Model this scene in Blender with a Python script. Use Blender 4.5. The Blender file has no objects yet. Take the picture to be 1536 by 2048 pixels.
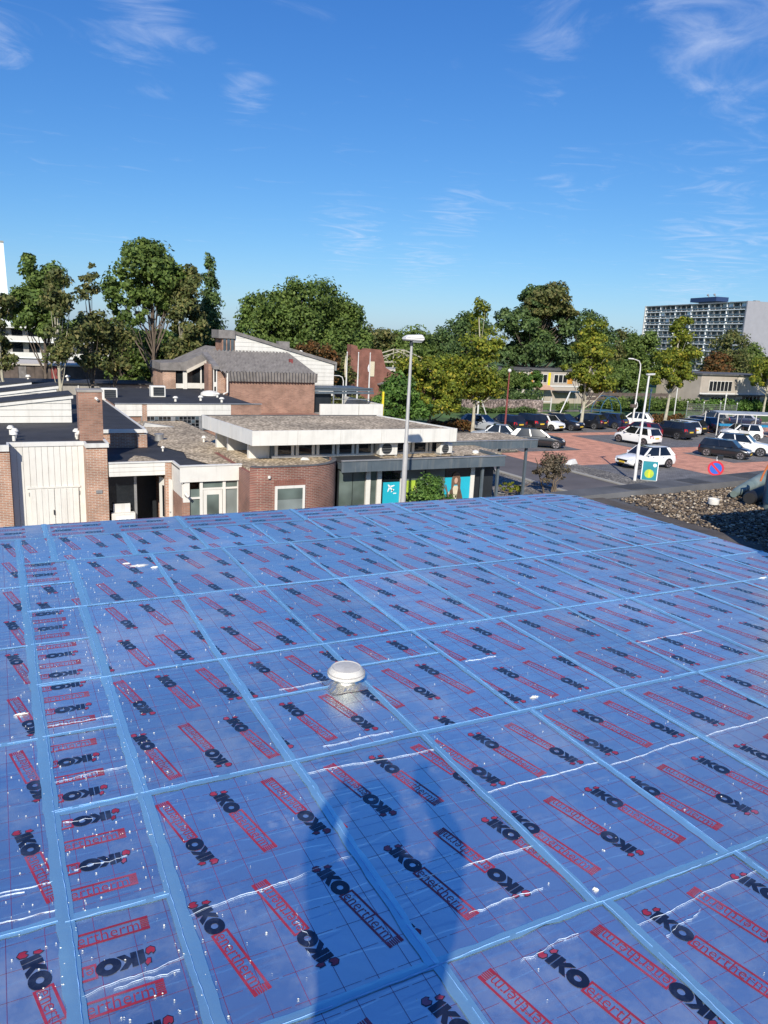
import bpy, bmesh, math, random
import numpy as np
from mathutils import Matrix, Vector
rad = math.radians
random.seed(11)
scene = bpy.context.scene
COL = scene.collection

# ------------------------------------------------------------------ camera, sky, sun, exposure
# world: x right along the roof edge, y away from the photographer, z up, street level z = 0
F_PX = 1510.0
def basis():
    va = Vector((-785.0, 386.0, -F_PX)).normalized(); vb = Vector((2962.0, 206.0, -F_PX)).normalized()
    vb = (vb - va * va.dot(vb)).normalized()
    return vb, va, vb.cross(va)
bx_, ay_, uz_ = basis()
CAM_Z = 8.0
cd = bpy.data.cameras.new('camera'); cam = bpy.data.objects.new('camera', cd); COL.objects.link(cam)
cam.matrix_world = Matrix.Translation((0, 0, CAM_Z)) @ Matrix((bx_, ay_, uz_)).to_4x4()
cd.sensor_fit = 'HORIZONTAL'; cd.sensor_width = 36.0; cd.lens = 36.0 * F_PX / 1536.0
cd.clip_start = 0.02; cd.clip_end = 3000
scene.camera = cam

SUN_EL, SUN_TRAVEL = 32.0, 31.2          # elevation; light travels 31.2 deg right of +y
world = bpy.data.worlds.new('World'); scene.world = world; world.use_nodes = True
wn, wl = world.node_tree.nodes, world.node_tree.links
wn.clear()
def N(t, nodes, **kw):
    n = nodes.new(t)
    for k, v in kw.items(): setattr(n, k, v)
    return n
wout = N('ShaderNodeOutputWorld', wn); wbg = N('ShaderNodeBackground', wn); wbg.inputs[1].default_value = 0.108
sky = N('ShaderNodeTexSky', wn, sky_type='NISHITA'); sky.sun_disc = False
sky.sun_elevation = rad(SUN_EL); sky.sun_rotation = rad(180 + SUN_TRAVEL)
sky.altitude = 0; sky.air_density = 1.0; sky.dust_density = 0.35; sky.ozone_density = 3.0
# even colour grade over the whole sky: a deeper, clearer blue
ssep = N('ShaderNodeSeparateXYZ', wn); wl.new(sky.outputs[0], ssep.inputs[0]); hsv = N('ShaderNodeCombineXYZ', wn)
# wisps of cirrus: streaky noise on a high flat layer, gathered where the photograph has them
tc = N('ShaderNodeTexCoord', wn); sep = N('ShaderNodeSeparateXYZ', wn); wl.new(tc.outputs['Generated'], sep.inputs[0])
def wmath(op, a, b=None, c=None):
    m = N('ShaderNodeMath', wn, operation=op)
    for i, v in enumerate((a, b, c)):
        if v is None: continue
        if isinstance(v, (int, float)): m.inputs[i].default_value = v
        else: wl.new(v, m.inputs[i])
    return m.outputs[0]
KS = 0.1142
for ch, (tint_, gain, pw) in enumerate(((.74 * .97, .74, 1.28), (.94, .675, 1.0), (1.28 * 1.02, .72, .68))):
    wl.new(wmath('MULTIPLY', wmath('POWER', wmath('MULTIPLY', ssep.outputs[ch], KS * tint_), pw), gain / KS), hsv.inputs[ch])
zc = wmath('MAXIMUM', sep.outputs[2], 0.03)
px = wmath('DIVIDE', sep.outputs[0], zc); py = wmath('DIVIDE', sep.outputs[1], zc)
comb = N('ShaderNodeCombineXYZ', wn); wl.new(px, comb.inputs[0]); wl.new(py, comb.inputs[1])
mp = N('ShaderNodeMapping', wn); mp.inputs['Rotation'].default_value = (0, 0, rad(35)); mp.inputs['Scale'].default_value = (0.9, 1.15, 1)
wl.new(comb.outputs[0], mp.inputs[0])
nz = N('ShaderNodeTexNoise', wn); nz.inputs['Scale'].default_value = 1.5; nz.inputs['Detail'].default_value = 12; nz.inputs['Roughness'].default_value = 0.62; nz.inputs['Distortion'].default_value = 2.2
wl.new(mp.outputs[0], nz.inputs['Vector'])
nz2 = N('ShaderNodeTexNoise', wn); nz2.inputs['Scale'].default_value = 0.55; nz2.inputs['Detail'].default_value = 3
wl.new(comb.outputs[0], nz2.inputs['Vector'])
def wisp(d, r, amp):
    v = N('ShaderNodeVectorMath', wn, operation='DISTANCE'); wl.new(tc.outputs['Generated'], v.inputs[0]); v.inputs[1].default_value = Vector(d).normalized()
    m = N('ShaderNodeMapRange', wn, interpolation_type='SMOOTHSTEP'); wl.new(v.outputs['Value'], m.inputs['Value'])
    m.inputs['From Min'].default_value = r; m.inputs['From Max'].default_value = 0.0
    m.inputs['To Min'].default_value = 0; m.inputs['To Max'].default_value = amp
    return m.outputs[0]
WISPS = [((0.166, .935, .318), .085, .30), ((.275, .925, .266), .05, .27), ((.583, .745, .324), .10, .22), ((.684, .65, .335), .13, .27),
         ((.735, .617, .29), .10, .2), ((.404, .907, .122), .07, .2), ((.49, .873, .10), .07, .2), ((.521, .841, .15), .07, .2), ((.627, .758, .181), .07, .16),
         ((.755, .642, .13), .12, .2), ((.74, .66, .08), .1, .2), ((.02, .961, .28), .05, .26)]
acc = None
for d, r, a in WISPS:
    w = wisp(d, r, a); acc = w if acc is None else wmath('MAXIMUM', acc, w)
base = wmath('MULTIPLY_ADD', nz2.outputs[0], 0.30, -0.135)
tot = wmath('ADD', wmath('ADD', nz.outputs[0], acc), base)
cr = N('ShaderNodeMapRange', wn, interpolation_type='SMOOTHSTEP'); wl.new(tot, cr.inputs['Value'])
cr.inputs['From Min'].default_value = 0.58; cr.inputs['From Max'].default_value = 1.12; cr.inputs['To Max'].default_value = 0.55
mixc = N('ShaderNodeMix', wn, data_type='RGBA'); wl.new(cr.outputs[0], mixc.inputs[0]); wl.new(hsv.outputs[0], mixc.inputs[6]); mixc.inputs[7].default_value = (6.0, 6.6, 8.0, 1)
wl.new(mixc.outputs[2], wbg.inputs[0]); wl.new(wbg.outputs[0], wout.inputs[0])

sl = bpy.data.lights.new('sun', 'SUN'); sl.energy = 4.7; sl.angle = rad(0.53); sl.color = (1.0, 0.93, 0.82)
sun = bpy.data.objects.new('sun', sl); COL.objects.link(sun)
ce, se = math.cos(rad(SUN_EL)), math.sin(rad(SUN_EL))
travel = Vector((math.sin(rad(SUN_TRAVEL)) * ce, math.cos(rad(SUN_TRAVEL)) * ce, -se))
sun.rotation_euler = travel.to_track_quat('-Z', 'Y').to_euler(); sun.location = (-20, -30, 60)
scene.view_settings.view_transform = 'Standard'; scene.view_settings.look = 'None'
scene.view_settings.exposure = 0.26; scene.view_settings.gamma = 1.0; scene.view_settings.use_curve_mapping = False
scene.cycles.max_bounces = 6; scene.cycles.transparent_max_bounces = 6

# ------------------------------------------------------------------ materials
M = {}
def new_mat(name):
    m = bpy.data.materials.new(name); m.use_nodes = True; M[name] = m
    nt = m.node_tree; return m, nt.nodes, nt.links, nt.nodes['Principled BSDF']
def noise(nodes, links, scale, detail=4, vec=None, rough=0.55):
    n = N('ShaderNodeTexNoise', nodes); n.inputs['Scale'].default_value = scale; n.inputs['Detail'].default_value = detail; n.inputs['Roughness'].default_value = rough
    if vec is not None: links.new(vec, n.inputs['Vector'])
    return n.outputs[0]
def ramp(nodes, links, fac, stops):
    r = N('ShaderNodeValToRGB', nodes); els = r.color_ramp.elements
    while len(els) < len(stops): els.new(0.5)
    for e, (p, c) in zip(els, stops): e.position = p; e.color = (*c, 1)
    links.new(fac, r.inputs[0]); return r.outputs[0]
def mixrgb(nodes, links, fac, a, b, blend='MIX'):
    m = N('ShaderNodeMix', nodes, data_type='RGBA', blend_type=blend)
    for i, v in ((0, fac), (6, a), (7, b)):
        if isinstance(v, (int, float)): m.inputs[i].default_value = v
        elif isinstance(v, tuple): m.inputs[i].default_value = (*v, 1)
        else: links.new(v, m.inputs[i])
    return m.outputs[2]
def maprange(nodes, links, v, a, b, c=0.0, d=1.0):
    m = N('ShaderNodeMapRange', nodes); links.new(v, m.inputs['Value'])
    m.inputs['From Min'].default_value = a; m.inputs['From Max'].default_value = b; m.inputs['To Min'].default_value = c; m.inputs['To Max'].default_value = d
    return m.outputs[0]
def bumpn(nodes, links, h, strength, dist, bsdf):
    b = N('ShaderNodeBump', nodes); b.inputs['Strength'].default_value = strength; b.inputs['Distance'].default_value = dist
    links.new(h, b.inputs['Height']); links.new(b.outputs[0], bsdf.inputs['Normal'])
def pm(name, col, rough=0.7, var=0.15, scale=2.0, bump=0.0, bscale=40.0, metal=0.0, spec=0.5, dirt=None, coat=0.0, streak=0.0):
    m, nd, lk, bs = new_mat(name)
    t = N('ShaderNodeTexCoord', nd).outputs['Object']
    lo = tuple(max(0, c * (1 - var)) for c in col); hi = tuple(min(1, c * (1 + var)) for c in col)
    c = ramp(nd, lk, noise(nd, lk, scale, 5, t), [(0.3, lo), (0.7, hi)])
    if dirt:
        dc, amt, ds = dirt
        mask = maprange(nd, lk, noise(nd, lk, ds, 6, t, 0.65), 0.5, 0.75, 0, amt)
        c = mixrgb(nd, lk, mask, c, dc)
    if streak:
        ms = N('ShaderNodeMapping', nd); ms.inputs['Scale'].default_value = (5.5, 5.5, .35); lk.new(t, ms.inputs[0])
        c = mixrgb(nd, lk, maprange(nd, lk, noise(nd, lk, 1.0, 6, ms.outputs[0], .7), .52, .72, 0, streak), c, (0.30, 0.28, 0.24))
    lk.new(c, bs.inputs['Base Color'])
    bs.inputs['Roughness'].default_value = rough; bs.inputs['Metallic'].default_value = metal
    bs.inputs['Specular IOR Level'].default_value = spec; bs.inputs['Coat Weight'].default_value = coat
    if bump: bumpn(nd, lk, noise(nd, lk, bscale, 3, t), bump, 0.01, bs)
    return m
def brickmat(name, c1, c2, mortar, bw=0.22, rh=0.0625, ms=0.011, flat=False, bump=0.6):
    m, nd, lk, bs = new_mat(name)
    g = N('ShaderNodeNewGeometry', nd); s = N('ShaderNodeSeparateXYZ', nd); lk.new(g.outputs['Position'], s.inputs[0])
    cmb = N('ShaderNodeCombineXYZ', nd)
    if flat: lk.new(s.outputs[0], cmb.inputs[0]); lk.new(s.outputs[1], cmb.inputs[1])
    else:
        a = N('ShaderNodeMath', nd, operation='ADD'); lk.new(s.outputs[0], a.inputs[0]); lk.new(s.outputs[1], a.inputs[1])
        lk.new(a.outputs[0], cmb.inputs[0]); lk.new(s.outputs[2], cmb.inputs[1])
    b = N('ShaderNodeTexBrick', nd); lk.new(cmb.outputs[0], b.inputs['Vector'])
    b.inputs['Scale'].default_value = 1; b.inputs['Brick Width'].default_value = bw; b.inputs['Row Height'].default_value = rh
    b.inputs['Mortar Size'].default_value = ms; b.inputs['Mortar Smooth'].default_value = 0.2; b.inputs['Bias'].default_value = -0.1
    b.inputs['Color1'].default_value = (*c1, 1); b.inputs['Color2'].default_value = (*c2, 1); b.inputs['Mortar'].default_value = (*mortar, 1)
    v = maprange(nd, lk, noise(nd, lk, 1.3, 5, g.outputs['Position']), 0.3, 0.7, 0.72, 1.25)
    c = mixrgb(nd, lk, 1.0, b.outputs['Color'], v, 'MULTIPLY')
    lk.new(c, bs.inputs['Base Color']); bs.inputs['Roughness'].default_value = 0.85
    inv = N('ShaderNodeMath', nd, operation='SUBTRACT'); inv.inputs[0].default_value = 1; lk.new(b.outputs['Fac'], inv.inputs[1])
    bumpn(nd, lk, inv.outputs[0], bump, 0.008, bs)
    return m
def gravelmat(name, c1, c2, scale=28, dark=(0.03, 0.03, 0.03), bump=1.0):
    m, nd, lk, bs = new_mat(name)
    t = N('ShaderNodeNewGeometry', nd).outputs['Position']
    v = N('ShaderNodeTexVoronoi', nd); v.inputs['Scale'].default_value = scale; lk.new(t, v.inputs['Vector'])
    sp = N('ShaderNodeSeparateXYZ', nd); lk.new(v.outputs['Color'], sp.inputs[0])
    c = ramp(nd, lk, sp.outputs[0], [(0.0, c2), (0.5, c1), (1.0, tuple(min(1, x * 1.5) for x in c1))])
    edge = maprange(nd, lk, v.outputs['Distance'], 0.3, 0.75, 0, 0.8)
    c = mixrgb(nd, lk, edge, c, dark)
    patch = maprange(nd, lk, noise(nd, lk, 0.6, 5, t), 0.35, 0.7, 0.65, 1.2)
    c = mixrgb(nd, lk, 1.0, c, patch, 'MULTIPLY')
    lk.new(c, bs.inputs['Base Color']); bs.inputs['Roughness'].default_value = 0.9
    inv = N('ShaderNodeMath', nd, operation='SUBTRACT'); inv.inputs[0].default_value = 1; lk.new(v.outputs['Distance'], inv.inputs[1])
    bumpn(nd, lk, inv.outputs[0], bump, 0.03, bs)
    return m
def leafmat(name, stops, trans=0.35):
    m, nd, lk, bs = new_mat(name)
    g = N('ShaderNodeNewGeometry', nd)
    c = ramp(nd, lk, g.outputs['Random Per Island'], stops)
    big = maprange(nd, lk, noise(nd, lk, 0.7, 3, g.outputs['Position']), 0.3, 0.7, 0.75, 1.25)
    c = mixrgb(nd, lk, 1.0, c, big, 'MULTIPLY')
    lk.new(c, bs.inputs['Base Color']); bs.inputs['Roughness'].default_value = 0.6; bs.inputs['Specular IOR Level'].default_value = 0.3
    tr = N('ShaderNodeBsdfTranslucent', nd); lk.new(c, tr.inputs[0])
    mx = N('ShaderNodeMixShader', nd); mx.inputs[0].default_value = trans
    lk.new(bs.outputs[0], mx.inputs[1]); lk.new(tr.outputs[0], mx.inputs[2]); lk.new(mx.outputs[0], nd['Material Output'].inputs[0])
    return m
def glassmat(name, col, rough=0.04, spec=0.8, var=0.5):
    m, nd, lk, bs = new_mat(name)
    t = N('ShaderNodeTexCoord', nd).outputs['Object']
    lk.new(ramp(nd, lk, noise(nd, lk, 0.9, 2, t), [(0.3, tuple(c * (1 - var) for c in col)), (0.7, tuple(c * (1 + var) for c in col))]), bs.inputs['Base Color'])
    bs.inputs['Roughness'].default_value = rough; bs.inputs['Specular IOR Level'].default_value = spec
    bumpn(nd, lk, noise(nd, lk, 0.8, 1, t), 0.05, 0.02, bs)
    return m
def foilmat(name, col, rough, dusty=1.0, wr=0.25, metal=1.0, streak=0.0):
    m, nd, lk, bs = new_mat(name)
    t = N('ShaderNodeNewGeometry', nd).outputs['Position']
    c0 = ramp(nd, lk, noise(nd, lk, 1.1, 5, t), [(0.3, tuple(c * 0.88 for c in col)), (0.7, tuple(min(1, c * 1.05) for c in col))])
    dust = maprange(nd, lk, noise(nd, lk, 1.7, 9, t, 0.74), 0.50, 0.80, 0.0, 0.42 * dusty)
    mpn = N('ShaderNodeMapping', nd); mpn.inputs['Scale'].default_value = (1.2, 7, 1); mpn.inputs['Rotation'].default_value = (0, 0, 0.5); lk.new(t, mpn.inputs[0])
    scuff = maprange(nd, lk, noise(nd, lk, 2.6, 9, mpn.outputs[0], 0.78), 0.58, 0.76, 0.0, 0.34 * dusty)
    foot = maprange(nd, lk, noise(nd, lk, 7.5, 4, t, 0.6), 0.63, 0.72, 0.0, 0.16 * dusty)
    mxm = N('ShaderNodeMath', nd, operation='MAXIMUM'); lk.new(dust, mxm.inputs[0]); lk.new(scuff, mxm.inputs[1])
    mx2 = N('ShaderNodeMath', nd, operation='MAXIMUM'); lk.new(mxm.outputs[0], mx2.inputs[0]); lk.new(foot, mx2.inputs[1]); d_ = mx2.outputs[0]
    oi = N('ShaderNodeObjectInfo', nd)
    c0 = mixrgb(nd, lk, 1.0, c0, maprange(nd, lk, oi.outputs['Random'], 0, 1, 0.90, 1.04), 'MULTIPLY')
    c = mixrgb(nd, lk, d_, c0, (0.40, 0.44, 0.50))
    lk.new(c, bs.inputs['Base Color'])
    lk.new(maprange(nd, lk, d_, 0, 0.5, metal, metal - 0.38), bs.inputs['Metallic'])
    rv = maprange(nd, lk, noise(nd, lk, 0.9, 4, t), 0.3, 0.7, -0.06, 0.06)
    ra = N('ShaderNodeMath', nd, operation='ADD'); lk.new(maprange(nd, lk, d_, 0, 0.5, rough, rough + 0.25), ra.inputs[0]); lk.new(rv, ra.inputs[1]); lk.new(ra.outputs[0], bs.inputs['Roughness'])
    b1 = noise(nd, lk, 3.0, 3, t); b2 = noise(nd, lk, 26, 4, t)
    ad = N('ShaderNodeMath', nd, operation='MULTIPLY_ADD'); lk.new(b2, ad.inputs[0]); ad.inputs[1].default_value = 0.12; lk.new(b1, ad.inputs[2]); h_ = ad.outputs[0]
    if streak:                               # soft folds running across the boards
        ms = N('ShaderNodeMapping', nd); ms.inputs['Scale'].default_value = (1.6, 11, 1); lk.new(t, ms.inputs[0])
        rid = maprange(nd, lk, noise(nd, lk, 1.0, 2, ms.outputs[0]), 0.46, 0.5, 0.0, 1.0)
        a2 = N('ShaderNodeMath', nd, operation='MULTIPLY_ADD'); lk.new(rid, a2.inputs[0]); a2.inputs[1].default_value = streak; lk.new(h_, a2.inputs[2]); h_ = a2.outputs[0]
    bumpn(nd, lk, h_, wr, 0.02, bs)
    return m

foilmat('foil', (0.93, 1.0, 1.0), 0.365, dusty=0.62, streak=0.16, metal=0.968)
foilmat('tape', (0.50, 0.86, 1.0), 0.42, dusty=0.2, wr=0.6, metal=0.80)
foilmat('crumpled_foil', (0.80, 0.79, 0.76), 0.34, dusty=0.5, wr=0.6, metal=0.9)
pm('print_black', (0.012, 0.016, 0.035), 0.2, 0.4, 5, spec=0.9, dirt=((0.10, 0.13, 0.20), 0.6, 6)); pm('print_red', (0.38, 0.03, 0.05), 0.22, 0.35, 5, spec=0.9, dirt=((0.22, 0.16, 0.24), 0.75, 5))
pm('print_line', (0.20, 0.05, 0.13), 0.25, 0.4, 6, spec=0.8)
pm('crease_glint', (0.52, 0.60, 0.72), 0.4, 0.3, 40)  # pale colour paints the sun glint on the foil creases
pm('fold_glint', (0.26, 0.46, 0.78), 0.4, 0.2, 30)
pm('foam', (0.80, 0.78, 0.70), 0.9, 0.1, 20, 0.4, 60)
pm('bitumen', (0.030, 0.031, 0.034), 0.75, 0.35, 1.2, 0.4, 60, dirt=((0.07, 0.07, 0.07), 0.5, 0.8))
pm('bitumen_dull', (0.05, 0.05, 0.05), 0.85, 0.3, 3, 0.5, 60)
pm('bitumen_brown', (0.085, 0.07, 0.055), 0.85, 0.3, 4, 0.5, 60, dirt=((0.16, 0.14, 0.11), 0.6, 3))
pm('bitumen_grey', (0.10, 0.10, 0.10), 0.85, 0.3, 2, 0.5, 60, dirt=((0.05, 0.05, 0.05), 0.6, 1.2))
pm('plastic_white', (0.74, 0.71, 0.64), 0.42, 0.06, 6, dirt=((0.42, 0.39, 0.32), 0.5, 14))
pm('vent_plastic', (0.56, 0.535, 0.48), 0.5, 0.10, 14, dirt=((0.30, 0.28, 0.23), 0.55, 22))
pm('white_paint', (0.71, 0.69, 0.63), 0.5, 0.05, 1.5, dirt=((0.55, 0.53, 0.47), 0.4, 1.6), streak=0.28)
pm('white_panel', (0.66, 0.65, 0.61), 0.6, 0.05, 1.0, dirt=((0.45, 0.43, 0.38), 0.45, 1.0), streak=0.4)
pm('grey_paint', (0.085, 0.11, 0.13), 0.5, 0.12, 1.0, dirt=((0.15, 0.17, 0.18), 0.4, 2), streak=0.3)
pm('dark_frame', (0.02, 0.024, 0.028), 0.4, 0.2)
pm('black_rubber', (0.012, 0.012, 0.013), 0.6, 0.3, 8)
pm('rusty_red', (0.22, 0.05, 0.045), 0.55, 0.15, 5)
pm('galvanised', (0.42, 0.42, 0.41), 0.45, 0.14, 4, metal=0.6)
pm('lamp_grey', (0.44, 0.43, 0.41), 0.45, 0.1, 3, metal=0.1)
pm('lamp_white', (0.66, 0.65, 0.62), 0.4, 0.06, 3)
pm('zinc', (0.30, 0.30, 0.29), 0.55, 0.2, 3, metal=0.3)
pm('fibre_cement', (0.19, 0.175, 0.165), 0.85, 0.3, 2.2, 0.5, 30, dirt=((0.26, 0.25, 0.23), 0.7, 3))
pm('concrete', (0.34, 0.32, 0.29), 0.85, 0.2, 1.4, 0.3, 30, dirt=((0.18, 0.17, 0.15), 0.5, 1.2))
pm('cream_render', (0.58, 0.53, 0.45), 0.8, 0.08, 1.0, dirt=((0.4, 0.36, 0.3), 0.35, 0.8))
pm('brown_wood', (0.11, 0.085, 0.07), 0.8, 0.4, 1.6, 0.3, 20)
pm('bark', (0.13, 0.10, 0.075), 0.9, 0.35, 3, 0.8, 18)
pm('pale_bark', (0.40, 0.37, 0.28), 0.85, 0.3, 2.2, 0.5, 14)
pm('asphalt', (0.11, 0.10, 0.10), 0.9, 0.2, 0.5, 0.4, 60, dirt=((0.11, 0.10, 0.10), 0.5, 0.4))
pm('grass', (0.065, 0.125, 0.026), 0.95, 0.4, 0.35, 0.8, 12, dirt=((0.13, 0.13, 0.05), 0.6, 0.2))
pm('soil', (0.10, 0.085, 0.06), 0.95, 0.4, 0.6, 0.6, 10, dirt=((0.06, 0.09, 0.03), 0.7, 0.25))
pm('kerb_stone', (0.32, 0.31, 0.28), 0.85, 0.15, 2, 0.3, 30, dirt=((0.2, 0.19, 0.15), 0.6, 2))
gravelmat('paving_grit', (0.28, 0.255, 0.215), (0.17, 0.155, 0.13), 9, bump=0.3)
brickmat('paving_red', (0.64, 0.30, 0.195), (0.56, 0.25, 0.16), (0.43, 0.24, 0.16), 0.21, 0.105, 0.006, True, 0.2)
brickmat('paving_grey', (0.18, 0.175, 0.175), (0.13, 0.125, 0.125), (0.08, 0.08, 0.078), 0.21, 0.105, 0.008, True, 0.2)
brickmat('brick_orange', (0.44, 0.215, 0.13), (0.32, 0.145, 0.09), (0.50, 0.44, 0.36))
brickmat('brick_red', (0.25, 0.085, 0.06), (0.17, 0.055, 0.045), (0.30, 0.24, 0.19))
brickmat('brick_brown', (0.36, 0.185, 0.125), (0.25, 0.12, 0.082), (0.30, 0.22, 0.17))
brickmat('brick_church', (0.24, 0.085, 0.06), (0.19, 0.068, 0.048), (0.22, 0.12, 0.09))
gravelmat('roof_gravel', (0.60, 0.49, 0.34), (0.36, 0.28, 0.18), 9, dark=(0.17, 0.125, 0.075), bump=0.35)
gravelmat('gabion_stone', (0.33, 0.26, 0.23), (0.20, 0.15, 0.13), 4.5, dark=(0.05, 0.04, 0.035))
m_, nd_, lk_, bs_ = new_mat('pebble')
g_ = N('ShaderNodeNewGeometry', nd_)
lk_.new(ramp(nd_, lk_, g_.outputs['Random Per Island'], [(0, (0.05, 0.036, 0.024)), (0.45, (0.125, 0.09, 0.058)), (0.8, (0.25, 0.19, 0.125)), (1, (0.50, 0.44, 0.34))]), bs_.inputs['Base Color'])
bs_.inputs['Roughness'].default_value = 0.75
glassmat('glass_dark', (0.012, 0.015, 0.018)); glassmat('glass_reflection', (0.11, 0.14, 0.125), 0.08); glassmat('glass_pale', (0.20, 0.23, 0.22), 0.1, 0.6, 0.3)  # greenish panes: window reflections put into the base colour
glassmat('glass_car', (0.012, 0.014, 0.016), 0.03, 0.9); glassmat('glass_flat', (0.09, 0.12, 0.14), 0.08, 0.8)
pm('teal', (0.02, 0.42, 0.55), 0.45, 0.08, 0.9); pm('teal_dark', (0.02, 0.23, 0.28), 0.45, 0.15, 2.0); pm('lime', (0.38, 0.52, 0.05), 0.5, 0.15, 5)
pm('print_white', (0.82, 0.84, 0.84), 0.5, 0.03)
pm('skin', (0.52, 0.33, 0.24), 0.6, 0.08); pm('hair_brown', (0.14, 0.08, 0.05), 0.7, 0.3, 9); pm('jacket_brown', (0.10, 0.065, 0.04), 0.8, 0.35, 8); pm('scarf_cream', (0.62, 0.55, 0.40), 0.8, 0.15, 9)
pm('sign_blue', (0.03, 0.13, 0.55), 0.4, 0.05); pm('sign_red', (0.60, 0.03, 0.05), 0.4, 0.06); pm('sign_yellow', (0.75, 0.62, 0.03), 0.5, 0.08)
pm('play_blue', (0.035, 0.11, 0.20), 0.5, 0.1); pm('cart_blue', (0.02, 0.22, 0.42), 0.5, 0.15)
pm('tarp_green', (0.16, 0.21, 0.19), 0.55, 0.15, 6, dirt=((0.35, 0.36, 0.33), 0.5, 5)); pm('bottle_blue', (0.02, 0.075, 0.14), 0.4, 0.15, 5); pm('hose_orange', (0.55, 0.16, 0.05), 0.5, 0.1)
pm('cloth_dark', (0.03, 0.035, 0.05), 0.9, 0.2, 9); pm('polycarbonate', (0.34, 0.36, 0.36), 0.4, 0.15, 1.5)
pm('orange_panel', (0.60, 0.28, 0.05), 0.6, 0.1); pm('render_tan', (0.42, 0.37, 0.31), 0.8, 0.1, 1.0); pm('grey_cladding', (0.30, 0.30, 0.33), 0.6, 0.05, 0.5); pm('navy', (0.02, 0.045, 0.12), 0.5, 0.1)
pm('curtain', (0.36, 0.33, 0.28), 0.8, 0.25, 1.2); pm('door_red', (0.35, 0.02, 0.035), 0.45, 0.1)
def carpaint(name, c, metal=0.0):
    return pm(name, c, 0.28, 0.03, 2.0, metal=metal, coat=0.8)
carpaint('car_white', (0.80, 0.80, 0.77)); carpaint('car_black', (0.010, 0.011, 0.014)); carpaint('car_grey', (0.016, 0.017, 0.02), 0.1); carpaint('car_silver', (0.40, 0.43, 0.46), 0.15)
carpaint('car_red', (0.20, 0.012, 0.018)); carpaint('car_blue', (0.012, 0.022, 0.06), 0.2)
pm('tail_red', (0.45, 0.01, 0.012), 0.25, 0.1); pm('head_clear', (0.62, 0.64, 0.66), 0.15, 0.1); pm('plate_yellow', (0.70, 0.48, 0.04), 0.5, 0.05); pm('alloy', (0.45, 0.45, 0.46), 0.3, 0.1, 3, metal=0.8)
leafmat('leaf_green', [(0, (0.058, 0.099, 0.020)), (0.5, (0.113, 0.175, 0.038)), (1, (0.197, 0.262, 0.062))])
leafmat('leaf_dark', [(0, (0.042, 0.078, 0.024)), (0.6, (0.083, 0.138, 0.040)), (1, (0.150, 0.210, 0.064))], 0.25)
leafmat('leaf_lime', [(0, (0.09, 0.13, 0.018)), (0.5, (0.20, 0.25, 0.032)), (0.88, (0.33, 0.35, 0.045)), (1, (0.55, 0.44, 0.06))], 0.45)
leafmat('leaf_olive', [(0, (0.068, 0.094, 0.027)), (0.6, (0.144, 0.161, 0.051)), (1, (0.270, 0.237, 0.085))])
leafmat('leaf_rust', [(0, (0.05, 0.05, 0.018)), (0.5, (0.12, 0.075, 0.025)), (1, (0.24, 0.10, 0.03))])
leafmat('leaf_shrub', [(0, (0.039, 0.091, 0.016)), (0.6, (0.091, 0.182, 0.033)), (1, (0.169, 0.273, 0.058))], 0.3)
leafmat('leaf_grey', [(0, (0.07, 0.065, 0.045)), (0.6, (0.14, 0.115, 0.075)), (1, (0.24, 0.19, 0.13))], 0.3)
leafmat('grass_blade', [(0, (0.04, 0.09, 0.015)), (1, (0.12, 0.19, 0.04))], 0.3)

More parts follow.
